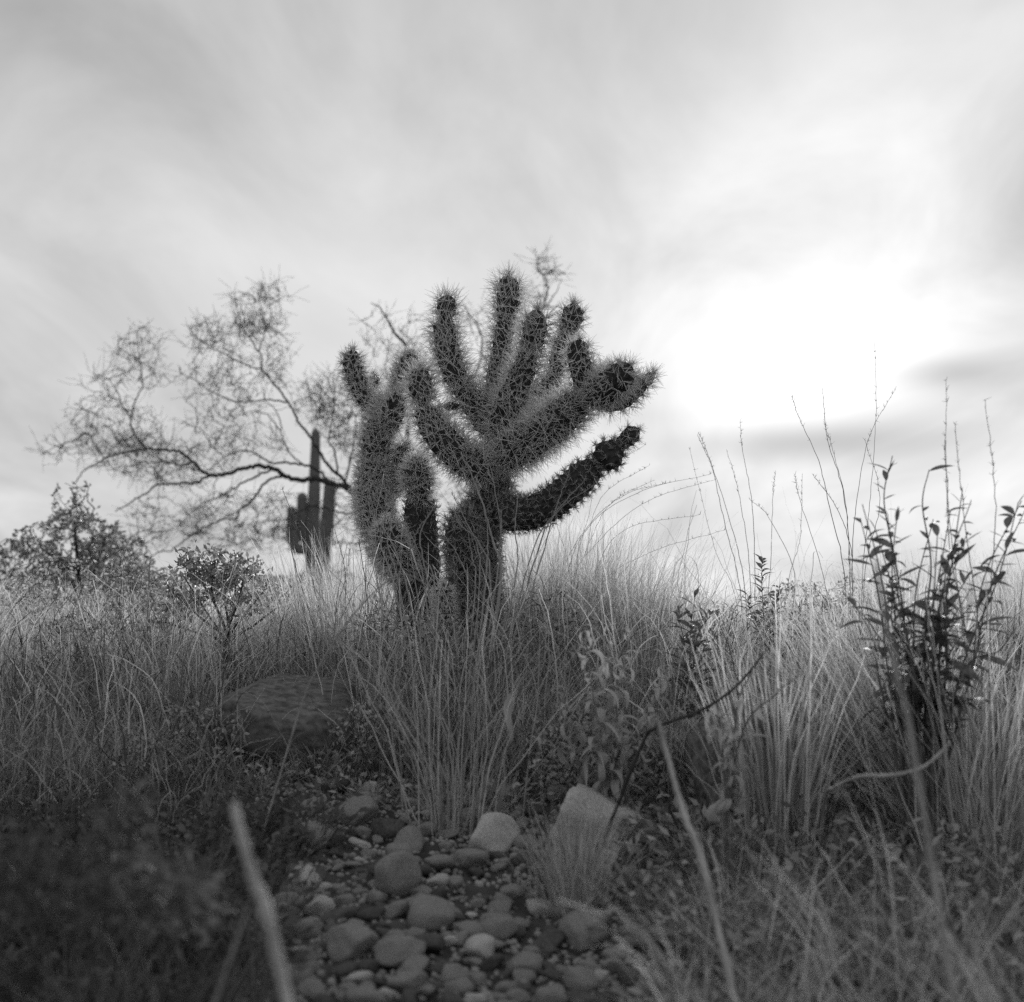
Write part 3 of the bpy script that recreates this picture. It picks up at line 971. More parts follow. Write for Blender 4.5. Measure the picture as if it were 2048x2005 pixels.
P = gp(790, 1790)
stone(P, (.029, .022, .034), 'egg shaped grey stone tilted on end in the middle of the stones', 'stone', seed=44, rot=(.2, .6, .4))
P = gp(1290, 1490)
stone(P, (.03, .03, .025), 'small dim stone under the curly dry plant', 'stone', seed=46)
P = gp(700, 1915)
stone(P, (.032, .03, .022), 'rounded stone at the bottom edge left of centre', 'stone', seed=48)
P = gp(800, 1930)
stone(P, (.034, .03, .018), 'flat stone at the bottom edge, right of the rounded one', 'stone', seed=50)
P = gp(630, 1695)
stone(P, (.034, .028, .024), 'angular stone at the left border of the loose stones', 'stone', seed=52)
P = gp(1170, 1890)
stone(P, (.04, .03, .022), 'low blurred stone at the bottom right of the stones', 'stone', seed=54)

tries = 0
count = 0
while tries < 9000 and count < 290:
    tries += 1
    y = RS.uniform(1590, 2030)
    x = RS.uniform(520, 1330)
    edge = 560 + max(0, (1700 - y)) * 0.5
    if x < edge or x > 1330 - max(0, 1720 - y) * .4:
        continue
    if y < 1640 and RS.rand() < .4:
        continue
    p = gp(x, y)
    s = RS.choice([.008, .0115, .0155, .021, .027], p=[.2, .32, .28, .15, .05])
    if any((p[0] - a) ** 2 + (p[1] - b) ** 2 < ((c + s) * .78) ** 2 for a, b, c in PLACED):
        continue
    m = RS.choice(['stone', 'stone_pale', 'stone_dark'], p=[.62, .12, .26])
    look = {'stone': 'grey', 'stone_pale': 'pale', 'stone_dark': 'dark'}[m]
    size = 'larger' if s > .025 else 'medium' if s > .014 else 'small'
    row = 'far' if y < 1700 else 'middle' if y < 1820 else 'near'
    side = 'left' if x < 720 else 'centre left' if x < 880 else 'centre right' if x < 1040 else 'right'
    stone(p, float(s), size + ' ' + look + ' loose stone in the ' + row + ' ' + side + ' of the stony patch', m)
    count += 1

# gravel: too fine to count
A = []
n = 9000
gx = RS.uniform(-.75, .55, n)
gy = RS.uniform(1.25, 2.6, n)
V0, F0 = rock_mesh(5, 1, 9, .05, .3)
sc = RS.uniform(.0025, .0065, n)
cen = np.stack([gx, gy, gz(gx, gy) + sc * .4], 1)
V = (cen[:, None] + V0[None] * (sc[:, None, None] * RS.uniform(.7, 1.3, (n, 1, 3)))).reshape(-1, 3)
Fg = (np.arange(n)[:, None, None] * len(V0) + F0[None]).reshape(-1, 3)
tag(obj('gravel', mesh_np('gravel', V, [Fg]), M['stone']), 'fine grey gravel between the loose stones', 'gravel', kind='stuff')

# ------------------------------------------------------------------ grass
def top_back(x):
    return np.interp(x, [-200, 80, 300, 560, 700, 820, 1000, 1120, 1230, 1330, 1420, 1500, 1620, 1720, 2250], [1150, 1160, 1190, 1130, 1090, 1140, 1080, 1030, 1050, 1150, 1215, 1215, 1180, 1130, 1080])


def top_front(x):
    return np.interp(x, [-200, 0, 400, 650, 780, 900, 1050, 1250, 1400, 1600, 2250], [1400, 1400, 1370, 1310, 1220, 1190, 1180, 1220, 1310, 1300, 1230])


def px_of(X, Y, Z):
    d = Y * CP + (Z - CAMH) * SP
    return 1024 + F * X / d, 1002.5 - F * (-Y * SP + (Z - CAMH) * CP) / d


def grass_field(name, label, n, ylo, yhi, topf, hlo, hhi, m, clump=60, w=(.0006, .0013), curl=(.1, 1.1), tilt=.25, skip=None, xr=0.5, K=6, seed=1):
    rs = np.random.RandomState(seed)
    nc = n // clump
    cy = ylo + (yhi - ylo) * rs.rand(nc) ** 1.2
    cx = rs.uniform(-xr, xr, nc) * cy
    q = np.repeat(np.arange(nc), clump)
    rc = rs.uniform(.02, .07, nc)[q] * np.sqrt(cy[q] / 3)
    ox, oy = rs.randn(len(q)), rs.randn(len(q))
    X = cx[q] + ox * rc
    Y = cy[q] + oy * rc
    hc = rs.uniform(.35, 1.2, nc)[q]
    laz = rs.uniform(0, 6.283, nc)[q]
    lti = (np.abs(rs.randn(nc)) * .35)[q]
    laz = np.where(rs.rand(len(q)) < .45, laz + rs.randn(len(q)) * .4, np.arctan2(oy, ox) + rs.randn(len(q)) * .6)
    keep = np.ones(len(q), bool)
    if skip is not None:
        keep = ~skip(X, Y)
    X, Y, hc, laz, lti = X[keep], Y[keep], hc[keep], laz[keep], lti[keep]
    n = len(X)
    Z = gz(X, Y)
    xp, yp = px_of(X, Y, Z)
    H = np.clip((yp - topf(xp)) * Y / F, .04, .75) * hc
    L = H * rs.uniform(hlo, hhi, n)
    V, Pp = ribbons(np.stack([X, Y, Z - .005], 1), laz, np.abs(rs.randn(n)) * tilt + lti * rs.rand(n), rs.uniform(curl[0], curl[1], n) * (.5 + rs.rand(n)), L, rs.uniform(w[0], w[1], n), K=K, rs=rs)
    tag(obj(name, mesh_np(name, V, Pp), M[m]), label, 'grass', kind='stuff')


def at_boulder(X, Y):
    return (np.abs(X / Y + .172) < .048) & (Y < 2.78) & (Y > 2.3)


def by_shrub(X, Y):
    return (np.abs(X / Y + .219) < .035) & (Y < 3.5)


def stony(X, Y):
    return ((X > -.46) & (X < .24) & (Y < 2.42)) 


grass_field('back_grass', 'dense fine dry grass on the rise behind the cacti', 52000, 3.3, 6.8, top_back, .5, 1.08, 'grass', seed=3, w=(.0007, .0014), curl=(.0, .9), tilt=.18, skip=by_shrub)
grass_field('middle_grass', 'tangled dry grass around the feet of the cacti', 24000, 2.5, 3.4, top_front, .35, 1.1, 'grass', seed=4, w=(.0006, .0012), curl=(.2, 2.2), tilt=.35, skip=lambda X, Y: stony(X, Y) | at_boulder(X, Y))
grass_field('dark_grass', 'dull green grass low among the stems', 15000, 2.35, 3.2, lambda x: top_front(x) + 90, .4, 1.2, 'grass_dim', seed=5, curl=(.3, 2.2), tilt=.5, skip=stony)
grass_field('far_grass', 'pale grass on the far flat ground', 14000, 6.5, 22, lambda x: np.full_like(x, 1200.), .6, 1.1, 'grass', seed=6, w=(.002, .004), K=4, clump=40)
# blurred low grass at the sides of the foreground
grass_field('left_foreground_grass', 'dark blurred grass in the lower left foreground', 8000, .8, 2.4, lambda x: np.interp(x, [-300, 300, 560, 800], [1480, 1530, 1640, 1800]), .3, 1.0, 'grass_shaded', seed=8, curl=(.4, 2.0), tilt=.5, w=(.0007, .0016),
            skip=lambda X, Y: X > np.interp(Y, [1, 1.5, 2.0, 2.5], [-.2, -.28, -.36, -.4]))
grass_field('right_foreground_grass', 'blurred grass in the lower right foreground', 9000, 1.1, 2.5, lambda x: np.interp(x, [1200, 1400, 1700, 2300], [1740, 1640, 1560, 1500]), .3, 1.0, 'grass', seed=9, curl=(.4, 2.0), tilt=.5, w=(.0006, .0014),
            skip=lambda X, Y: X < np.interp(Y, [1, 1.5, 2.0, 2.5], [.14, .18, .25, .22]))

# single tussocks that can be told apart
def tussock(base, n, H, label, spread=.35, curl=(.1, 1.2), w=(.0008, .0016), rad=.03, m='grass', lean=None, stalks=(), D=None, sm='stalk', seed=0, K=7):
    rs = np.random.RandomState(500 + seed)
    if D is None:
        g = gp(*base)
    else:
        p = at(base[0], base[1], D)
        g = np.array([p[0], D, float(gz(p[0], D))])
    root = thing('grass_tussock', g, label, 'grass', 'grass tussocks')
    X = g[0] + rs.randn(n) * rad
    Y = g[1] + rs.randn(n) * rad
    B = np.stack([X, Y, gz(X, Y) - .004], 1)
    az = np.arctan2(Y - g[1], X - g[0]) + rs.randn(n) * .5
    ti = np.abs(rs.randn(n)) * spread
    if lean is not None:
        sel = rs.rand(n) < lean[2]
        az = np.where(sel, lean[0] + rs.randn(n) * .35, az)
        ti = np.where(sel, lean[1] + rs.randn(n) * .15, ti)
    part('blades', ribbons(B, az, ti, rs.uniform(curl[0], curl[1], n), H * rs.uniform(.45, 1.05, n), rs.uniform(w[0], w[1], n), K=K, rs=rs), M[m], root, kind='stuff')
    for pts, r in stalks:          # stalks: [(x, y, dY)...] photo pixels
        d = g[1]
        Pw = [at(x, y, d + dy) for x, y, dy in pts]
        foot = np.array([Pw[0][0] * .4 + g[0] * .6, d + pts[0][2] * .5, 0])
        foot[2] = float(gz(foot[0], foot[1])) - .01
        Pw = [foot] + Pw
        C = catmull(Pw, 8 * len(Pw))
        C[2:] += rs.randn(len(C) - 2, 3) * .0007
        k = rs.randint(len(C) * 7 // 10, len(C), 26)
        dv = np.array([0, 0, 1.]) * .8 + rs.randn(26, 3) * .5
        hd = prisms(C[k], C[k] + dv / np.linalg.norm(dv, axis=1)[:, None] * rs.uniform(.004, .012, 26)[:, None], .0005, .0002)
        o = part('stalk', merge([tube(C, np.linspace(r, r * .35, len(C)), 5), hd]), M[sm], root)
    return root


tussock((905, 1665), 95, .40, 'thin grass tussock fanning up in front of the large cactus trunk', spread=.34, curl=(-.2, 1.3), seed=1,
        stalks=[([(905, 1500, 0), (870, 1400, .02), (830, 1300, .03)], .0016), ([(915, 1500, 0), (935, 1380, 0), (950, 1260, .02)], .0016), ([(890, 1550, 0), (820, 1440, .0), (760, 1330, .03), (720, 1290, .05)], .0018)])
tussock((1800, 1590), 900, .44, 'wide blurred tussock at the right edge fanning to the upper left', spread=.5, curl=(-.3, 1.1), seed=2, lean=(math.pi * .95, .55, .45), w=(.001, .0019), rad=.05)
tussock((1560, 1690), 260, .36, 'narrow pale tussock standing against the dark upright boulder', spread=.25, curl=(.0, .7), seed=3, w=(.001, .0022))
tussock((690, 1400), 800, .42, 'dense upright tussock left of the cacti', D=3.15, spread=.22, curl=(-.1, .6), seed=4, lean=(math.pi, .32, .35), rad=.07,
        stalks=[([(650, 1330, 0), (620, 1230, 0), (590, 1130, 0), (572, 1060, 0)], .0022), ([(665, 1330, 0), (640, 1220, 0), (600, 1070, 0), (565, 980, 0)], .0016), ([(690, 1300, 0), (690, 1200, 0), (700, 1090, 0)], .0018), ([(740, 1320, 0), (735, 1200, 0), (718, 1080, 0)], .0022),
                ([(600, 1360, 0), (585, 1270, 0), (565, 1220, 0)], .0025), ([(670, 1250, 0), (690, 1150, .02), (670, 1060, .02)], .0016)], sm='stalk_dark')
tussock((500, 1400), 380, .32, 'light curly tussock below the small leafy shrub', D=3.5, spread=.4, curl=(.3, 1.6), seed=5, rad=.06)
tussock((300, 1460), 420, .34, 'loose dry tussock at the left beneath the dark shrub', D=3.1, spread=.5, curl=(.2, 1.4), seed=6, rad=.08,
        stalks=[([(290, 1330, 0), (296, 1200, 0), (300, 1120, 0)], .003), ([(270, 1300, 0), (255, 1180, 0), (238, 1090, 0)], .0014), ([(250, 1260, 0), (215, 1180, 0), (200, 1100, 0), (193, 1060, 0)], .0012), ([(330, 1350, 0), (260, 1230, 0), (290, 1110, 0)], .0012), ([(330, 1330, 0), (375, 1230, 0), (390, 1180, 0)], .0014)])
tussock((330, 1990), 260, .24, 'dark blurred tussock in the lower left foreground leaning right', D=.85, spread=.5, curl=(.3, 1.5), seed=7, m='grass_shaded', lean=(0.2, .6, .5), rad=.05)
tussock((1150, 1830), 420, .17, 'small fan of fine blurred grass over the upright grey rock', spread=.45, curl=(.0, .8), seed=8, w=(.0005, .001), rad=.018)
S8 = [([(1480, 1180, 0), (1450, 1050, 0), (1425, 940, 0), (1395, 870, 0)], .0014), ([(1490, 1180, 0), (1465, 1060, 0), (1420, 920, 0), (1397, 865, 0)], .0013), ([(1500, 1150, 0), (1480, 1000, 0), (1455, 905, 0)], .0012), ([(1510, 1150, 0), (1503, 1000, 0), (1485, 900, 0), (1480, 840, 0)], .0012),
      ([(1540, 1150, 0), (1545, 1010, 0), (1550, 950, 0)], .0011), ([(1580, 1150, 0), (1600, 1080, 0), (1605, 950, 0)], .0011), ([(1470, 1190, 0), (1430, 1100, 0), (1380, 900, 0)], .001), ([(1590, 1170, 0), (1540, 1040, 0), (1500, 1000, 0)], .0012)]
tussock((1500, 1330), 420, .30, 'tall thin seed stalks against the sky right of the large cactus', D=3.5, spread=.3, curl=(.0, .8), seed=9, stalks=S8, rad=.06)
S9 = [([(1690, 1160, 0), (1660, 1020, 0), (1640, 930, 0), (1600, 840, 0), (1585, 795, 0)], .0013), ([(1700, 1160, 0), (1690, 1000, 0), (1655, 880, 0), (1645, 780, 0)], .0013), ([(1725, 1150, 0), (1740, 1000, 0), (1752, 830, 0), (1750, 690, 0)], .0010), ([(1705, 1180, 0), (1700, 1090, 0), (1670, 1010, 0), (1625, 950, 0)], .0014),
      ([(1705, 1120, 0), (1715, 990, 0), (1740, 870, 0), (1790, 780, .05)], .0011), ([(1650, 1170, 0), (1600, 1000, 0), (1590, 950, 0)], .001), ([(1730, 1150, 0), (1760, 1000, 0), (1730, 880, 0)], .0011), ([(1700, 1140, 0), (1690, 1000, 0), (1665, 900, 0), (1650, 850, 0)], .001)]
tussock((1700, 1330), 420, .28, 'tallest thin stalks rising towards the sun near the right edge', D=3.1, spread=.3, curl=(.0, .8), seed=10, stalks=S9, rad=.05)
S10 = [([(1120, 1180, 0), (1170, 1060, 0), (1250, 990, 0), (1340, 965, 0)], .001), ([(1130, 1180, 0), (1180, 1050, 0), (1290, 980, 0), (1420, 950, 0)], .001), ([(1140, 1180, 0), (1200, 1080, 0), (1300, 1000, 0), (1430, 960, .05)], .001), ([(1150, 1180, 0), (1190, 1060, 0), (1230, 1000, 0), (1310, 960, 0)], .0009),
       ([(1150, 1150, 0), (1180, 1020, 0), (1190, 920, 0)], .0009), ([(1170, 1150, 0), (1200, 1000, 0), (1300, 930, 0)], .0009), ([(1190, 1160, 0), (1250, 1060, 0), (1400, 1030, 0)], .001), ([(1140, 1150, 0), (1120, 1000, 0), (1290, 890, 0)], .0009), ([(1190, 1190, 0), (1290, 1110, 0), (1450, 1060, 0)], .001)]
tussock((1150, 1330), 520, .32, 'grass with long arching stalks bending right beside the knobby lower limb', D=3.35, spread=.3, curl=(.1, 1.0), seed=11, stalks=S10, rad=.07)
tussock((1960, 1480), 420, .5, 'tall blurred grass at the far right edge', D=2.1, spread=.4, curl=(-.2, 1.2), seed=12, rad=.06, w=(.001, .0018),
        stalks=[([(1935, 1300, 0), (1900, 1100, 0), (1890, 880, 0)], .0013), ([(1930, 1300, 0), (1895, 1000, 0), (1893, 760, 0)], .0011), ([(1960, 1300, 0), (1930, 1050, 0), (1910, 850, 0)], .0013), ([(1980, 1250, 0), (1990, 1000, 0), (1970, 800, 0)], .0012)])
tussock((1100, 1370), 900, .46, 'dense upright grass clump at the right foot of the large cactus', D=3.2, spread=.25, curl=(-.1, .7), seed=14, rad=.07)
tussock((1260, 1370), 700, .38, 'dense grass clump under the long arching stalks', D=3.15, spread=.3, curl=(-.1, .8), seed=15, rad=.08)
tussock((1180, 1350), 900, .48, 'pale tall grass filling the gap under the knobby lower limb', D=3.45, spread=.3, curl=(-.2, .9), seed=16, rad=.09)
S12 = [([(1000, 1180, 0), (985, 1080, 0), (955, 980, 0), (922, 905, 0)], .0034), ([(960, 1150, 0), (930, 1040, 0), (905, 990, 0)], .002), ([(1030, 1160, 0), (1030, 1060, 0), (1035, 990, 0), (1023, 970, 0)], .0018), ([(1060, 1120, 0), (1120, 1020, 0), (1190, 970, 0)], .0018), ([(1090, 1090, 0), (1115, 1010, 0), (1140, 940, 0)], .0018),
       ([(1070, 1120, .0), (1110, 1030, .0), (1170, 960, .0)], .0022), ([(860, 1200, 0), (840, 1080, 0), (865, 1020, 0), (880, 1015, 0)], .0022), ([(850, 1180, 0), (830, 1080, 0), (858, 1030, 0)], .0018), ([(820, 1200, 0), (780, 1080, 0), (745, 1030, 0), (735, 990, 0)], .0018), ([(800, 1180, 0), (775, 1080, 0), (800, 980, 0), (835, 960, 0)], .0018),
       ([(790, 1180, 0), (760, 1080, 0), (790, 1000, 0), (865, 960, 0)], .002), ([(980, 1180, 0), (960, 1090, 0), (920, 1050, 0), (912, 1030, 0)], .0022), ([(990, 1180, 0), (1000, 1090, 0), (1003, 1020, 0)], .0024), ([(970, 1180, 0), (975, 1060, 0), (970, 1040, 0)], .0026), ([(935, 1200, 0), (920, 1120, 0), (880, 1060, 0)], .002),
       ([(870, 1180, 0), (840, 1110, 0), (800, 1030, 0), (770, 1010, 0)], .0018), ([(950, 1180, 0), (945, 1120, 0), (935, 1060, 0)], .002), ([(830, 1160, 0), (800, 1040, 0), (740, 1100, 0)], .0014), ([(1000, 1150, 0), (990, 980, 0), (960, 890, 0), (930, 880, 0)], .0014)]
tussock((900, 1440), 360, .27, 'dry crossing stalks growing up across the two cactus trunks', D=2.68, spread=.35, curl=(.1, 1.2), seed=13, stalks=S12, rad=.1)



def tangle(name, label, n, xr, yr, h, ln, m, seed, w=(.0007, .0016)):
    """bent and fallen dry stems lying through the grass"""
    rs = np.random.RandomState(seed)
    X, Y = rs.uniform(*xr, n), rs.uniform(*yr, n)
    keep = ~(stony(X, Y) | at_boulder(X, Y))
    X, Y = X[keep], Y[keep]
    n = len(X)
    B = np.stack([X, Y, gz(X, Y) + rs.rand(n) ** 1.5 * h], 1)
    V, Pp = ribbons(B, rs.rand(n) * 6.283, rs.uniform(-.2, 1.0, n), rs.uniform(.3, 2.6, n), rs.uniform(.4, 1.1, n) * ln, rs.uniform(w[0], w[1], n), K=10, wob=.35, rs=rs, tip=.4)
    tag(obj(name, mesh_np(name, V, Pp), M[m]), label, 'grass', kind='stuff')


tangle('fallen_stems', 'bent dry stems tangled through the grass before the cacti', 5200, (-1.4, 1.4), (2.25, 3.5), .16, .24, 'grass', 71)
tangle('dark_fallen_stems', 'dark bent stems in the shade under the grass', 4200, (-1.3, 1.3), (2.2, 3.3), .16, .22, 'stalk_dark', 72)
tangle('crossing_stems', 'long thin stems crossing each other before the cactus trunks', 1100, (-.7, .9), (2.5, 2.95), .2, .38, 'grass', 73)

# ------------------------------------------------------------------ leafy plants
def leaf_mesh(name, L=1.0, W=.14, bend=.35, curl=0.0, K=6, fold=.25, m='leaf', twist=0.0):
    s = np.linspace(0, 1, K + 1)
    w = W * np.sin(math.pi * np.clip(s, .02, .985) ** .8)
    w[0], w[-1] = W * .06, W * .02
    th = bend * s * 1.2 + curl * s ** 1.2
    dx = np.concatenate([[0], np.cumsum(np.cos(th[:-1]) / K)])
    dz = np.concatenate([[0], np.cumsum(-np.sin(th[:-1]) / K)])
    V = []
    for i in range(K + 1):
        tw = twist * s[i]
        sd = np.array([0, math.cos(tw), math.sin(tw)])
        c = np.array([dx[i] * L, 0, dz[i] * L])
        up = np.array([0, -math.sin(tw), math.cos(tw)]) * w[i] * fold
        V += [c - sd * w[i] + up, c, c + sd * w[i] + up]
    Q = []
    for i in range(K):
        for j in range(2):
            a = i * 3 + j
            Q.append([a, a + 1, a + 4, a + 3])
    me = mesh_np(name, np.array(V), [np.array(Q)])
    me.materials.append(M[m])
    return me


LANCE = [leaf_mesh('leaf', W=.11 + .02 * q, bend=.1 + .25 * q, fold=.3) for q in range(4)]
CURLY = [leaf_mesh('curled_leaf', W=.07 + .02 * (q % 3), bend=.4, curl=1.0 + .9 * q, K=12, fold=.5, m='dry_leaf', twist=.5 * (q - 2)) for q in range(6)]


def place_leaf(meshes, name, root, p, d, size, roll=0.0):
    o = bpy.data.objects.new(name, meshes[RS.randint(len(meshes))])
    COL.objects.link(o)
    o.parent = root
    o.location = tuple(np.asarray(p) - np.array(root.location))
    q = Vector(d).to_track_quat('X', 'Z')
    o.rotation_mode = 'QUATERNION'
    from mathutils import Quaternion
    o.rotation_quaternion = q @ Quaternion((1, 0, 0), roll)
    o.scale = (size, size, size)
    return o


def leafy_plant(name, label, base, D, stems, gap_px, leaf_px, group=None, start=.25, stem_r=.0022, droop=.1, meshes=LANCE, lname='leaf', cat='plant', bark='stalk_dark', jit=.5, elev=.5):
    b = at(base[0], base[1], D)
    root = thing(name, (b[0], D, float(gz(b[0], D))), label, cat, group)
    for pts in stems:
        dd = RS.uniform(-.09, .09)
        P = [np.array([b[0] + RS.uniform(-.02, .02), D + RS.uniform(-.02, .02), float(gz(b[0], D)) - .01])]
        for i, (x, y) in enumerate(pts):
            P.append(at(x, y, D + dd * (i + 1) / len(pts)))
        C = catmull(P, 60)
        part('stem', tube(C, np.linspace(stem_r, stem_r * .35, 60), 6), M[bark], root)
        S = np.concatenate([[0], np.cumsum(np.linalg.norm(np.diff(C, axis=0), axis=1))])
        s = S[-1] * start
        az = RS.rand() * 6.28
        while s < S[-1]:
            c = np.array([np.interp(s, S, C[:, k]) for k in range(3)])
            az += 2.4 + RS.uniform(-.3, .3)
            f = s / S[-1]
            e = elev + .5 * f ** 3 - droop + RS.uniform(-1, 1) * jit * .6
            d = (math.cos(az) * math.cos(e), math.sin(az) * math.cos(e), math.sin(e))
            sz = leaf_px * D / F * RS.uniform(.4, 1.2) * (1 - .45 * f ** 4)
            place_leaf(meshes, lname, root, c, d, sz, RS.uniform(-.5, .5))
            s += gap_px * D / F * (.25 + RS.exponential(.75))
    return root


LS = [[(1815, 1300), (1790, 1120), (1768, 1000), (1785, 912)], [(1850, 1300), (1862, 1130), (1845, 1010), (1858, 940)], [(1880, 1300), (1905, 1120), (1925, 980)]]
for q in range(26):
    tx, ty = RS.uniform(1680, 2060), RS.uniform(1000, 1270)
    LS.append([(1830 * .6 + tx * .4 + RS.uniform(-25, 25), 1360), (1830 * .25 + tx * .75 + RS.uniform(-30, 30), ty * .55 + 1360 * .45), (tx, ty)])
leafy_plant('lance_leaf_shrub', 'dark shrub with narrow pointed leaves against the sky at the right edge', (1830, 1520), 2.05, LS,
            25, 80, start=.42, stem_r=.0019, droop=.45, jit=.9)
leafy_plant('spire_weed', 'dark weed with a pointed leafy spire against the bright sky', (1530, 1330), 3.1,
            [[(1528, 1250), (1524, 1180), (1524, 1118)], [(1540, 1260), (1552, 1210), (1560, 1170)], [(1520, 1270), (1500, 1220), (1495, 1190)]], 3.6, 40, start=.35, stem_r=.0018, elev=.3)
leafy_plant('weed', 'low leafy weed left of the spire weed', (1440, 1340), 3.3, [[(1440, 1270), (1430, 1215)], [(1450, 1270), (1462, 1220)], [(1430, 1280), (1405, 1240)], [(1440, 1290), (1480, 1240)]], 6, 44, start=.25, stem_r=.0014, group='weeds on the crest')
leafy_plant('weed', 'low leafy weed right of the spire weed', (1620, 1330), 3.3, [[(1620, 1250), (1632, 1180)], [(1610, 1260), (1590, 1200)], [(1630, 1260), (1660, 1200)], [(1600, 1270), (1570, 1220)]], 6, 44, start=.25, stem_r=.0014, group='weeds on the crest')
leafy_plant('weed', 'bigger blurred weed under the arching stalks', (1370, 1400), 2.5, [[(1380, 1290), (1390, 1190)], [(1370, 1300), (1350, 1220)], [(1390, 1300), (1420, 1230)], [(1400, 1320), (1440, 1270)]], 9, 62, start=.3, stem_r=.0016, group='weeds on the crest')
leafy_plant('curly_dry_plant', 'dry plant with curled twisted leaves right of the centre tussock', (1220, 1620), 2.2,
            [[(1200, 1480), (1180, 1350), (1170, 1260)], [(1230, 1480), (1240, 1380), (1260, 1270)], [(1250, 1500), (1310, 1400), (1330, 1300)], [(1200, 1520), (1130, 1430), (1110, 1370)], [(1240, 1520), (1330, 1450), (1390, 1390)], [(1210, 1450), (1215, 1340), (1220, 1250)], [(1200, 1550), (1120, 1500), (1070, 1480)], [(1250, 1560), (1300, 1490), (1290, 1420)]],
            10, 84, start=.18, stem_r=.0016, meshes=CURLY, lname='curled_leaf', bark='stalk', elev=.2, jit=1.2)
leafy_plant('curly_dry_plant', 'blurred plant with curled leaves beside the dark boulder', (1450, 1600), 1.9,
            [[(1470, 1450), (1500, 1350), (1540, 1290)], [(1440, 1450), (1420, 1360), (1400, 1300)], [(1480, 1480), (1550, 1390), (1600, 1350)]],
            14, 90, start=.35, stem_r=.0016, meshes=CURLY, lname='curled_leaf', bark='stalk_dark', elev=.2, jit=1.2)


# low herbs, too dense to count
def herb_cover(name, label, n, xr, yr, h, m='herb', seed=0, L=.02):
    rs = np.random.RandomState(900 + seed)
    nc = n // 30
    cx = rs.uniform(*xr, nc)
    cy = rs.uniform(*yr, nc)
    q = np.repeat(np.arange(nc), 30)
    X = cx[q] + rs.randn(len(q)) * .035
    Y = cy[q] + rs.randn(len(q)) * .035
    hh = (h * rs.uniform(.3, 1.0, nc))[q]
    Z = gz(X, Y) + rs.rand(len(q)) * hh
    D = np.stack([X - cx[q], Y - cy[q], np.abs(rs.randn(len(q))) * .02 + .01], 1) + rs.randn(len(q), 3) * .02
    lv = leaf_quads(np.stack([X, Y, Z], 1), D, rs.uniform(.6, 1.3, len(q)) * L, L * .22, rs)
    st = prisms(np.stack([cx[q], cy[q], gz(cx[q], cy[q]) - .01], 1), np.stack([X, Y, Z], 1), .0008, .0005)
    tag(obj(name, mesh_np(name, *merge([lv, st])), M[m]), label, 'ground cover', kind='stuff')


herb_cover('low_herbs', 'blurred low leafy herbs filling the lower right corner', 14000, (.18, 1.1), (.95, 2.3), .09, seed=1)
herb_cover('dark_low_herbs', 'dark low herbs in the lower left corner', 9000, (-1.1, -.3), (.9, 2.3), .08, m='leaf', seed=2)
herb_cover('dry_litter', 'dry leaf litter beneath the grass', 12000, (-1.4, 1.4), (2.3, 3.3), .05, m='dry_leaf', seed=3, L=.016)


# dead sticks, stalks and leaves in the foreground
def stick(pts, r, label, name='dead_stalk', m='dead_wood', taper=.7, cat='stalk', foot=True, group='dead stalks in the foreground'):
    Pw = [at(x, y, d) for x, y, d in pts]
    if foot:
        e = Pw[-1]
        dirv = Pw[-1] - Pw[-2]
        p = e.copy()
        for _ in range(400):
            if p[2] <= float(gz(p[0], p[1])) - .01:
                break
            p = p + dirv / np.linalg.norm(dirv) * np.array([.003, .003, .002]) + np.array([0, 0, -.0022])
        Pw.append(p)
    C = catmull(Pw, 10 * len(Pw))
    C[1:-1] += RS.randn(len(C) - 2, 3) * r * .06
    base = C[-1].copy()
    R = np.linspace(r * taper, r, len(C)) * (1 + .10 * RS.randn(len(C)))
    R[::7] *= 1.22
    R[0] *= .35
    R[1] *= .8
    V, Pp = tube(C, R, 9)
    o = obj(name, mesh_np(name, V - base, Pp), M[m], None, tuple(base))
    tag(o, label, cat, group)


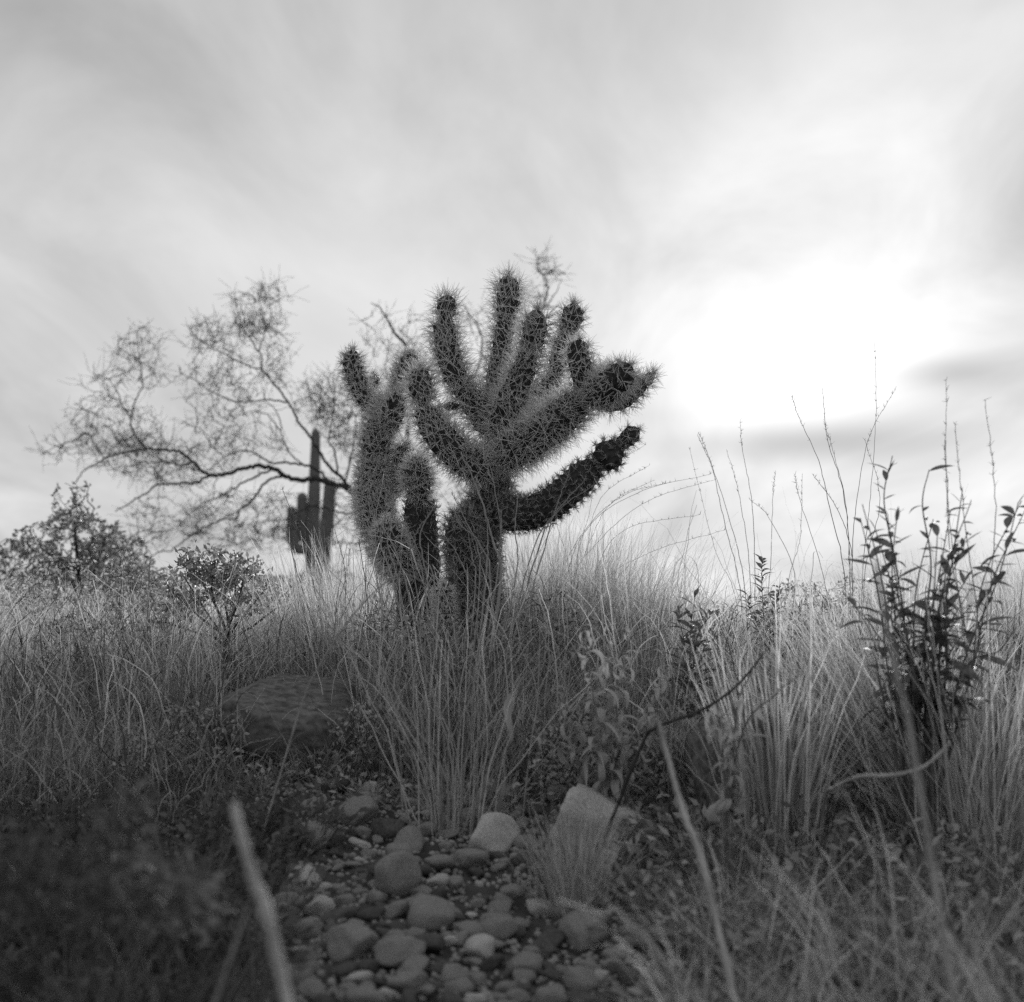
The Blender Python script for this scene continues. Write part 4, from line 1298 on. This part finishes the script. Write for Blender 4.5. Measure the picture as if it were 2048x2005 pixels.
stick([(466, 1605, .84), (482, 1670, .83), (512, 1780, .82), (548, 1890, .81)], .0040, 'thick pale broken stalk leaning in the lower left foreground', taper=.65)
stick([(1316, 1440, 1.5), (1340, 1530, 1.48), (1372, 1640, 1.44), (1408, 1740, 1.4)], .0038, 'pale diagonal stick in front of the dark upright boulder', taper=.65)
stick([(1530, 1305, 1.9), (1470, 1375, 1.9), (1400, 1422, 1.9), (1312, 1456, 1.92), (1280, 1500, 1.95)], .0031, 'dark crooked twig reaching from the curly plant to the upper right', name='dead_twig', m='bark', cat='twig', taper=.5)
stick([(1902, 1485, 1.55), (1850, 1532, 1.55), (1790, 1550, 1.55), (1720, 1554, 1.6), (1670, 1575, 1.75), (1650, 1600, 1.9)], .0026, 'pale curved stalk lying across the right tussock', taper=.6)
stick([(1752, 1120, 1.0), (1770, 1240, 1.0), (1800, 1380, 1.0), (1830, 1520, 1.0)], .0026, 'blurred pale stalk rising in front of the lance leaf shrub', taper=.6)
stick([(1110, 1800, 1.0), (1200, 1830, 1.0), (1300, 1890, 1.0)], .002, 'thin blurred stem crossing the lower right of the stones', m='stalk', taper=.6)
stick([(1080, 1240, 2.3), (1075, 1400, 2.3), (1060, 1500, 2.28)], .0016, 'thin upright stem in front of the large cactus', m='stalk', taper=.5)
stick([(715, 1220, 2.0), (800, 1150, 2.0), (870, 1180, 2.0)][::-1] + [(640, 1330, 2.02), (600, 1420, 2.04)], .0016, 'thin arching stem before the smaller cactus', m='stalk', taper=.5)


def dead_leaf():
    pts = [(1020, 1388), (1018, 1430), (1026, 1480), (1008, 1510), (1012, 1560), (1000, 1620)]
    P = np.array([at(x, y, 2.22) for x, y in pts])
    foot = gp(985, 1700)
    P = np.vstack([P, [[P[-1][0], 2.24, float(gz(P[-1][0], 2.24)) - .01]]])
    C = catmull(P, 36)
    W = np.interp(np.linspace(0, 1, 36), [0, .1, .25, .36, .45, .6, 1], [.004, .009, .008, .006, .011, .006, .004])
    tw = np.linspace(0, 2.4, 36) + .3
    sd = np.stack([np.cos(tw), np.sin(tw), np.zeros(36)], 1)
    up = np.stack([-np.sin(tw), np.cos(tw), np.zeros(36)], 1)
    V = np.stack([C - sd * W[:, None] + up * W[:, None] * .4, C, C + sd * W[:, None] + up * W[:, None] * .4], 1).reshape(-1, 3)
    i = np.arange(35)[:, None] * 3
    Q = (i[:, :, None] + np.array([[[0, 1, 4, 3], [1, 2, 5, 4]]])).reshape(-1, 4)
    base = C[-1]
    tag(obj('dead_leaf', mesh_np('dead_leaf', V - base, [Q]), M['dead_wood'], None, tuple(base)), 'twisted pale dead leaf standing in the centre above the bright rock', 'leaf')


dead_leaf()
